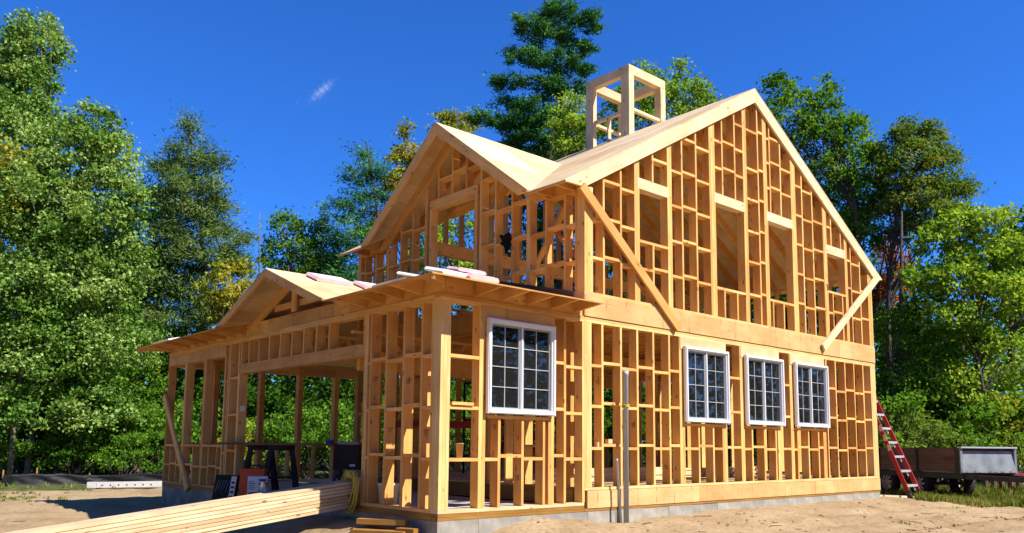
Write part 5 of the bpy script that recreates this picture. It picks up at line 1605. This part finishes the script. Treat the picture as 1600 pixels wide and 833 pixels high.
broadleaf('oak_tree', 'tall green oak rising directly right of the main gable peak', 1270, 31.5, [(1215, 132, 22, 22), (1240, 150, 26, 26), (1290, 135, 14, 22), (1282, 165, 26, 26), (1225, 185, 40, 34), (1320, 185, 24, 20), (1345, 200, 24, 20), (1270, 215, 50, 36), (1330, 235, 40, 30), (1362, 235, 10, 8), (1290, 270, 56, 40), (1350, 275, 34, 32), (1320, 320, 50, 40), (1370, 320, 24, 30), (1340, 365, 46, 36), (1300, 370, 50, 50)],
          leaf=(0.17, 0.11), mat='l_green', dens=1.6, per=36, cr=0.42, tr=0.2, nlimb=26, trunk_top=(1265, 150))
broadleaf('locust_tree', 'olive locust with orange tinged top and bare dark trunk behind the right eave', 1414, 30.5, [(1425, 200, 30, 20), (1400, 222, 26, 22), (1450, 215, 28, 22), (1425, 250, 44, 28), (1465, 250, 30, 26), (1390, 262, 24, 20), (1480, 290, 34, 26), (1440, 300, 44, 26), (1505, 295, 20, 18), (1460, 335, 46, 24), (1410, 320, 34, 24), (1400, 290, 30, 22), (1490, 340, 34, 24), (1425, 360, 40, 24)],
          leaf=(0.15, 0.08), mat='l_olive', dens=2.2, per=48, cr=0.42, tr=0.16, nlimb=20, trunk_top=(1425, 215), flat=0.5)
broadleaf('oak_tree', 'broad bright green oak at the right above the trailer', 1510, 27.5, [(1500, 345, 34, 28), (1540, 345, 40, 30), (1470, 385, 40, 34), (1530, 395, 50, 38), (1575, 390, 34, 34), (1490, 440, 50, 34), (1555, 450, 46, 34), (1440, 430, 30, 30), (1590, 470, 30, 34), (1480, 490, 40, 26)],
          leaf=(0.17, 0.12), mat='l_bright', dens=1.55, per=34, cr=0.42, tr=0.15, nlimb=22, trunk_top=(1520, 350))
broadleaf('oak_tree', 'dark oak cut off by the right edge of the picture', 1610, 31, [(1600, 350, 26, 26), (1610, 400, 40, 40), (1590, 440, 40, 40), (1620, 500, 50, 50)], leaf=(0.17, 0.12), mat='l_dark', dens=1.4, per=32, cr=0.45, tr=0.16)
broadleaf('maple_tree', 'orange red maple beside the right end of the main eave', 1388, 33, [(1385, 385, 16, 16), (1395, 410, 22, 18), (1378, 430, 18, 18), (1400, 440, 22, 18), (1380, 465, 22, 18)], leaf=(0.16, 0.11), mat='l_red', dens=1.9, per=30, cr=0.36, tr=0.09)
broadleaf('oak_tree', 'dark oak behind the right wall between the orange maple and the bright oak', 1430, 33.5, [(1400, 500, 40, 40), (1450, 470, 44, 40), (1420, 570, 50, 44), (1470, 540, 50, 40)], leaf=(0.18, 0.13), mat='l_dark', dens=1.25, per=34, cr=0.5, tr=0.17, trunk_top=(1412, 330))
broadleaf('maple_tree', 'yellow green maple seen through the studs of the upper front wall', 690, 34, [(650, 360, 44, 34), (720, 350, 44, 34), (690, 400, 56, 36), (640, 430, 40, 34), (740, 420, 44, 34), (690, 470, 60, 44)], leaf=(0.16, 0.11), mat='l_bright', dens=1.3, per=32, cr=0.42, tr=0.13)
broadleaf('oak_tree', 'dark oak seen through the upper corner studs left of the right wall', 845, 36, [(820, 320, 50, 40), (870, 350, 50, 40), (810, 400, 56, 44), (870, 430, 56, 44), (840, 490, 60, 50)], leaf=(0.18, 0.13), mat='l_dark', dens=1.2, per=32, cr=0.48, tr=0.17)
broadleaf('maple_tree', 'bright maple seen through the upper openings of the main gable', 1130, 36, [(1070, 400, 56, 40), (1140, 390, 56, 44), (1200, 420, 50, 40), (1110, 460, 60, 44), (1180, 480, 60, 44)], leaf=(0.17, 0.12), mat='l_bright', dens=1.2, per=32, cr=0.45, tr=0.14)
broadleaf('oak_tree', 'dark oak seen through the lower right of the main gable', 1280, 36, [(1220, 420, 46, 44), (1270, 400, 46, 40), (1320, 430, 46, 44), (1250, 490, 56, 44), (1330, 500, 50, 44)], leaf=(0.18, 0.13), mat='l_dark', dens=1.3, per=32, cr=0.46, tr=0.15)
broadleaf('oak_tree', 'green oak seen between the left studs of the main gable', 985, 37, [(950, 400, 56, 50), (1010, 430, 56, 44), (970, 490, 60, 50)], leaf=(0.18, 0.13), mat='l_green', dens=1.2, per=32, cr=0.46, tr=0.15)
for px, D, defs, mat_, lab in (
   (85, 27.5, [(40, 520, 60, 50), (110, 560, 60, 50), (60, 610, 60, 40)], 'l_green', 'green understory maple below the tall poplar at the left'),
   (190, 28.5, [(170, 540, 56, 46), (215, 590, 50, 46), (160, 610, 50, 40)], 'l_green', 'green understory maple below the spreading poplar'),
   (262, 30.0, [(250, 540, 46, 40), (300, 560, 50, 40), (340, 540, 44, 40), (280, 610, 50, 40)], 'l_dark', 'dark understory oak below the larch'),
   (400, 30.5, [(390, 480, 40, 34), (440, 520, 50, 40), (480, 490, 46, 40), (380, 560, 50, 40), (500, 560, 50, 40)], 'l_dark', 'dark oak behind the small gable'),
   (1440, 28.5, [(1400, 520, 40, 40), (1460, 560, 46, 44), (1410, 600, 40, 40)], 'l_green', 'green understory maple behind the step ladder'),
   (1540, 28.0, [(1520, 540, 50, 44), (1580, 560, 50, 44), (1540, 610, 56, 40), (1490, 600, 40, 36)], 'l_bright', 'bright understory maple above the grey trailer front')):
    broadleaf('understory_tree', lab, px, D, defs, leaf=(0.14, 0.10), mat=mat_, dens=1.35, per=34, cr=0.40, tr=0.08, nlimb=10)
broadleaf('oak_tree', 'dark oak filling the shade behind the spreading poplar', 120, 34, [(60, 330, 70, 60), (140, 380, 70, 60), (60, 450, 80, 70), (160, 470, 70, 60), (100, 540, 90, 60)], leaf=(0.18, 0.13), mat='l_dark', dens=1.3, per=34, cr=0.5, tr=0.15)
# slim trunks in the right hand understory
for px, D, top, lab in ((1456, 29, 560, 'slim dark sapling trunk above the trailer planks'), (1405, 29.5, 330, 'straight dark trunk just right of the house wall'), (1500, 30, 440, 'thin trunk right of the slim sapling')):
    x, y, z = spot(px, D); tpz = ray(px+4, top, D)-np.array([x, y, z])
    s_ = empty('sapling', (x, y, z), lab, 'tree', 'saplings in the right hand woods')
    mb = MB(); mb.tube([(0, 0, -0.1), tuple(tpz*0.4+np.array([.04, .03, 0])), tuple(tpz*.75), tuple(tpz)], [0.13, 0.11, 0.08, 0.03], 8)
    for k in range(7):
        t = 0.3+0.09*k; a = rng.random()*6.28; l = 0.9
        mb.tube([tuple(tpz*t), tuple(tpz*t+np.array([l*.5*math.cos(a), l*.5*math.sin(a), .25])), tuple(tpz*t+np.array([l*math.cos(a), l*math.sin(a), .35]))], [0.025, 0.015, 0.005], 5)
    mb.build('trunk', M['bark'], s_, True)
# old grey trunk at the left edge
x, y, z = spot(18, 24.5); tpz = ray(40, 545, 24.5)-np.array([x, y, z])
s_ = empty('dead_snag', (x, y, z), 'grey leaning dead trunk at the left edge above the silt fence', 'tree')
mb = MB(); mb.tube([(0, 0, -0.1), tuple(tpz*0.5+np.array([-.06, 0, 0])), tuple(tpz)], [0.09, 0.075, 0.05], 9)
for k in range(6):
    t = 0.25+0.12*k; a = rng.random()*6.28
    mb.tube([tuple(tpz*t), tuple(tpz*t+np.array([.7*math.cos(a), .7*math.sin(a), .2*(k % 2)]))], [0.022, 0.006], 5)
mb.build('trunk', M['bark_l'], s_, True)

# --- undergrowth: a few bush models, copied
def bush_model(nl, mat, leaf, per, seed, dens=2.4):
    global rng
    keep = rng; rng = np.random.default_rng(seed)
    lobes = []
    for k in range(nl):
        a = rng.random()*6.283; r = 0.9*rng.random()**0.5
        h = 0.45+1.9*rng.random()*(1-0.35*r)
        lobes.append((np.array([r*math.cos(a), r*math.sin(a), h]), np.array([0.55, 0.55, 0.42])*(0.7+0.5*rng.random())))
    c, d = clumps_in(lobes, dens*0.62, 0.5, -0.5)
    k = np.repeat(np.arange(len(c)), per)
    off = rng.normal(size=(len(k), 3))*0.145*np.array([1, 1, 0.55])
    V = leaf_geo(c[k]+off, leaf[0], leaf[1], 0.6)
    fol = crown_mesh('foliage', V, M[mat])
    mb = MB()
    for i in rng.choice(len(c), min(22, len(c)), replace=False):
        limb(mb, (rng.uniform(-.1, .1), rng.uniform(-.1, .1), -0.1), c[i], 0.022, 0.005, sag=0.1, n=4)
    me = bpy.data.meshes.new('stems'); me.from_pydata(mb.v, [], mb.f); me.materials.append(M['bark']); me.update()
    rng = keep
    return fol, me
BM = {'green': bush_model(11, 'l_green', (0.105, 0.075), 56, 1), 'dark': bush_model(11, 'l_dark', (0.105, 0.075), 52, 2),
      'bright': bush_model(11, 'l_bright', (0.105, 0.07), 56, 3), 'yellow': bush_model(9, 'l_yellow', (0.11, 0.08), 40, 4), 'olive': bush_model(10, 'l_olive', (0.11, 0.075), 40, 5)}
def bush(kind, px, D, s, label):
    x, y, z = spot(px, D)
    b = empty('bush', (x, y, z-0.05), label, 'bush', 'bushes of the undergrowth')
    b.rotation_euler = (0, 0, rng.random()*6.28); b.scale = (s, s, s*rng.uniform(0.9, 1.15))
    link('foliage', BM[kind][0], b); link('stems', BM[kind][1], b)
W_L = {'green': 'mid green', 'dark': 'dark green', 'bright': 'bright green', 'yellow': 'yellow', 'olive': 'olive and rust tinged'}
where = [
 ('green', 12, 25.2, 1.0, 'behind the left end of the silt fence'), ('green', 66, 25.6, 1.0, 'right behind the silt fence corner stake'), ('green', 118, 25.2, 0.75, 'low behind the middle of the silt fence'),
 ('dark', 150, 26.3, 1.15, 'behind the silt fence left of the drain length'), ('green', 205, 26.0, 1.1, 'behind the white drain length'), ('green', 192, 25.1, 0.7, 'with arching sprays above the white drain length'),
 ('green', 252, 27.0, 1.2, 'against the left corner of the house'), ('dark', 40, 29.5, 1.7, 'tall beneath the pale poplars at the left'), ('green', 108, 29.0, 1.6, 'tall under the spreading poplar'),
 ('dark', 175, 30.5, 1.8, 'tall below the dark pine'), ('green', 235, 29.5, 1.6, 'tall below the larch at the house corner'), ('dark', -15, 27.0, 1.5, 'cut by the left edge'),
 ('green', 298, 28.2, 1.3, 'seen between the left wall studs'), ('dark', 330, 30.0, 1.7, 'seen through the left window bays'), ('yellow', 372, 27.2, 0.85, 'low, seen over the work plank'),
 ('bright', 425, 27.4, 0.95, 'glowing in the middle of the wide opening'), ('dark', 400, 30.5, 1.8, 'tall in the wide opening behind the glowing one'), ('green', 480, 28.0, 1.25, 'in the wide opening between the far posts'),
 ('dark', 470, 31.5, 1.8, 'tall behind the middle far post'), ('green', 535, 29.0, 1.3, 'right in the wide opening by the saw'), ('dark', 560, 31.5, 1.9, 'tall at the right of the wide opening'),
 ('green', 612, 29.5, 1.4, 'seen between the left front studs'), ('dark', 660, 32.0, 1.9, 'behind the corner post of the front block'), ('green', 722, 30.5, 1.4, 'seen left of the front window'),
 ('dark', 790, 33.5, 1.9, 'seen below the front window'), ('green', 880, 34.0, 1.8, 'seen behind the junction post'), ('dark', 960, 34.0, 1.9, 'seen beside the grey conduit'),
 ('green', 1030, 33.5, 1.8, 'seen left of the second window'), ('dark', 1130, 33.0, 1.9, 'seen between the lower windows'), ('green', 1230, 32.0, 1.8, 'seen beside the rightmost window'),
 ('dark', 1310, 31.5, 1.9, 'seen through the last lower studs'), ('dark', 1375, 30.0, 1.8, 'tall behind the step ladder'), ('green', 1400, 27.0, 1.5, 'behind the step ladder base'),
 ('olive', 1440, 26.0, 1.15, 'above the middle of the trailer planks'), ('olive', 1478, 25.6, 0.85, 'behind the front corner of the trailer'), ('green', 1440, 29.5, 1.7, 'tall behind the slim sapling'),
 ('green', 1530, 26.5, 1.3, 'behind the grey trailer front'), ('bright', 1500, 28.5, 1.5, 'tall above the grey trailer front'), ('yellow', 1575, 27.5, 1.2, 'at the right above the trailer'),
 ('green', 1560, 29.5, 1.8, 'tall at the right under the broad bright oak'), ('dark', 1615, 28.0, 1.6, 'cut by the right edge'), ('olive', 1592, 25.8, 0.7, 'low at the right edge behind the trailer'),
 ('bright', 1425, 28.2, 1.3, 'speckled behind the straight dark trunk'), ('dark', 1500, 31.5, 2.1, 'tallest at the back right')]
for kind, px, D, s, w in where: bush(kind, px, D, s, W_L[kind]+' bush '+w)

# --- the wood beyond and an added ring behind the camera, one mass
pts = []
for k in range(5600):
    a = rng.uniform(-math.pi, math.pi)
    front = abs(a) < 0.95
    if front: D = rng.uniform(42, 66)/max(math.cos(a), 0.5)
    else: D = rng.uniform(38, 54)
    p = CAM[:2] + np.array([math.sin(YAW+a), math.cos(YAW+a)])*D
    if front:
        hmax = 8.5 + 3.5*math.sin(a*9)+2*math.sin(a*23+1) + (6.0 if a > 0.36 else 0)
    else: hmax = 17+3*math.sin(a*7)+2*math.sin(a*19)  # unseen ring behind the camera, added and raised to cut sky fill and reflections
    pts.append((p[0], p[1], rng.uniform(0.2, hmax)))
pts = np.array(pts)
k = np.repeat(np.arange(len(pts)), 46)
off = rng.normal(size=(len(k), 3))*np.array([1.1, 1.1, 0.7])*0.9
V = leaf_geo(pts[k]+off, 0.42, 0.32, 0.5)
tag(link('background_wood', crown_mesh('background_wood', V, M['l_dark'])), kind='stuff', label='dense dark green wood closing the view behind the single trees, with an added ring unseen behind the camera', cat='woods')

# --- grass near the trailer and weeds on the sand
def tufts(n, fx, hgt, width=0.012):
    P0 = []
    while len(P0) < n:
        x, y = fx(); P0.append((x, y, gz(x, y)))
    P0 = np.array(P0)
    k = np.repeat(np.arange(n), 7)
    b = P0[k] + np.concatenate([rng.normal(size=(len(k), 2))*0.04, np.zeros((len(k), 1))], 1)
    tip = b + np.concatenate([rng.normal(size=(len(k), 2))*0.35*hgt, (hgt*(0.5+0.8*rng.random((len(k), 1))))], 1)
    s_ = rng.normal(size=(len(k), 3)); s_[:, 2] = 0; s_ /= np.linalg.norm(s_, axis=1, keepdims=True); s_ *= width
    mid = b*0.45+tip*0.55+np.array([0, 0, 0.06*hgt])
    V = np.stack([b-s_, b+s_, mid+s_*0.8, tip, mid-s_*0.8], 1).reshape(-1, 3)
    return V
def quadpx(x0, x1, d0, d1):
    def f():
        px = rng.uniform(x0, x1); D = rng.uniform(d0, d1)
        p = ray(px, 700, D); return float(p[0]), float(p[1])
    return f
V = np.concatenate([tufts(1500, quadpx(1430, 1680, 15.8, 21), 0.13), tufts(900, quadpx(1370, 1680, 18.5, 25), 0.22)])
me = np_mesh('grass', V, np.arange(len(V), dtype=np.int32).reshape(-1, 5), M['grass'])
tag(link('grass', me), kind='stuff', label='short grass round the trailer', cat='grass')
V = np.concatenate([tufts(60, quadpx(-60, 110, 16.5, 19.5), 0.05), tufts(14, quadpx(40, 180, 21, 22.2), 0.10), tufts(12, quadpx(-40, 30, 21, 22.5), 0.15), tufts(9, quadpx(1390, 1600, 11, 15), 0.04)])
me = np_mesh('weeds', V, np.arange(len(V), dtype=np.int32).reshape(-1, 5), M['grass'])
tag(link('weeds', me), kind='stuff', label='sparse weeds on the open sand', cat='weeds')
# loose clods, pebbles and chips on the sand
mb = MB()
for k in range(420):
    x, y = quadpx(*((760, 1640, 9.5, 16) if k < 300 else (-80, 640, 9, 21)))()
    if 0.0 < x < XL and y > -0.02: continue
    s_ = 0.008+0.022*rng.random()**2
    z = gz(x, y)+s_*0.3
    q = [(x+s_*rng.uniform(.6, 1.4)*dx, y+s_*rng.uniform(.6, 1.4)*dy, z+s_*0.7*dz) for dx, dy, dz in ((1, 0, 0), (0, 1, 0), (-1, 0, 0), (0, -1, 0), (0, 0, 1), (0, 0, -1))]
    mb.add(q, [(0, 1, 4), (1, 2, 4), (2, 3, 4), (3, 0, 4), (1, 0, 5), (2, 1, 5), (3, 2, 5), (0, 3, 5)])
tag(mb.build('sand_clods', M['sand']), kind='stuff', label='loose clods and pebbles on the sand', cat='pebbles')

mb = MB()
for k in range(170):
    x, y = quadpx(*((760, 1640, 9.5, 15) if k < 120 else (-80, 640, 9, 17)))()
    if -0.05 < x < XL+0.1 and y > -0.06: continue
    a = rng.random()*6.28; l = 0.03+0.12*rng.random()**2; z = gz(x, y)+0.008
    mb.bar((x-l*math.cos(a), y-l*math.sin(a), z), (x+l*math.cos(a), y+l*math.sin(a), z+0.006), 0.006+0.02*rng.random(), 0.008, mi=int(rng.random() < 0.5))
tag(mb.build('wood_scraps', [M['lumber'], M['old']]), kind='stuff', label='chips and splinters of wood scattered on the sand', cat='scraps')
# --- two wisps of cloud high up
def cloud(px, py, D, w, h, n, label):
    c = ray(px, py, D)
    root = None
    P0 = []
    for k in range(n):
        t = rng.normal(); u = rng.normal()
        P0.append(np.array(c) + RT*(t*w*0.45) + UP*(t*h*0.42+u*h*0.20*(0.4+abs(math.sin(t*4)))) + FW*rng.normal()*w*0.3)
    P0 = np.array(P0)
    V = leaf_geo(P0, w*0.055, w*0.04, 0.0, RT*0.8+UP*0.5, 0.7)
    o = link('cloud', crown_mesh('cloud', V-np.array(c), M['cloud'])); o.location = c
    tag(o, label, 'cloud', kind='stuff')
mt, nt, out = new_mat('cloud_wisp')
df = N(nt, 'ShaderNodeBsdfDiffuse'); df.inputs[0].default_value = (0.9, 0.9, 0.9, 1)
tl = N(nt, 'ShaderNodeBsdfTranslucent'); tl.inputs[0].default_value = (0.9, 0.9, 0.9, 1)
mx = N(nt, 'ShaderNodeMixShader'); mx.inputs[0].default_value = 0.5
tp = N(nt, 'ShaderNodeBsdfTransparent'); m2 = N(nt, 'ShaderNodeMixShader'); m2.inputs[0].default_value = 0.13
nt.links.new(df.outputs[0], mx.inputs[1]); nt.links.new(tl.outputs[0], mx.inputs[2])
nt.links.new(tp.outputs[0], m2.inputs[1]); nt.links.new(mx.outputs[0], m2.inputs[2]); nt.links.new(m2.outputs[0], out.inputs[0])
M['cloud'] = mt
cloud(503, 142, 900, 15, 13, 3200, 'small white wisp of cloud in the blue sky above the low roof')
cloud(465, 158, 900, 4, 6, 500, 'tiny faint cloud shred left of the larger wisp')
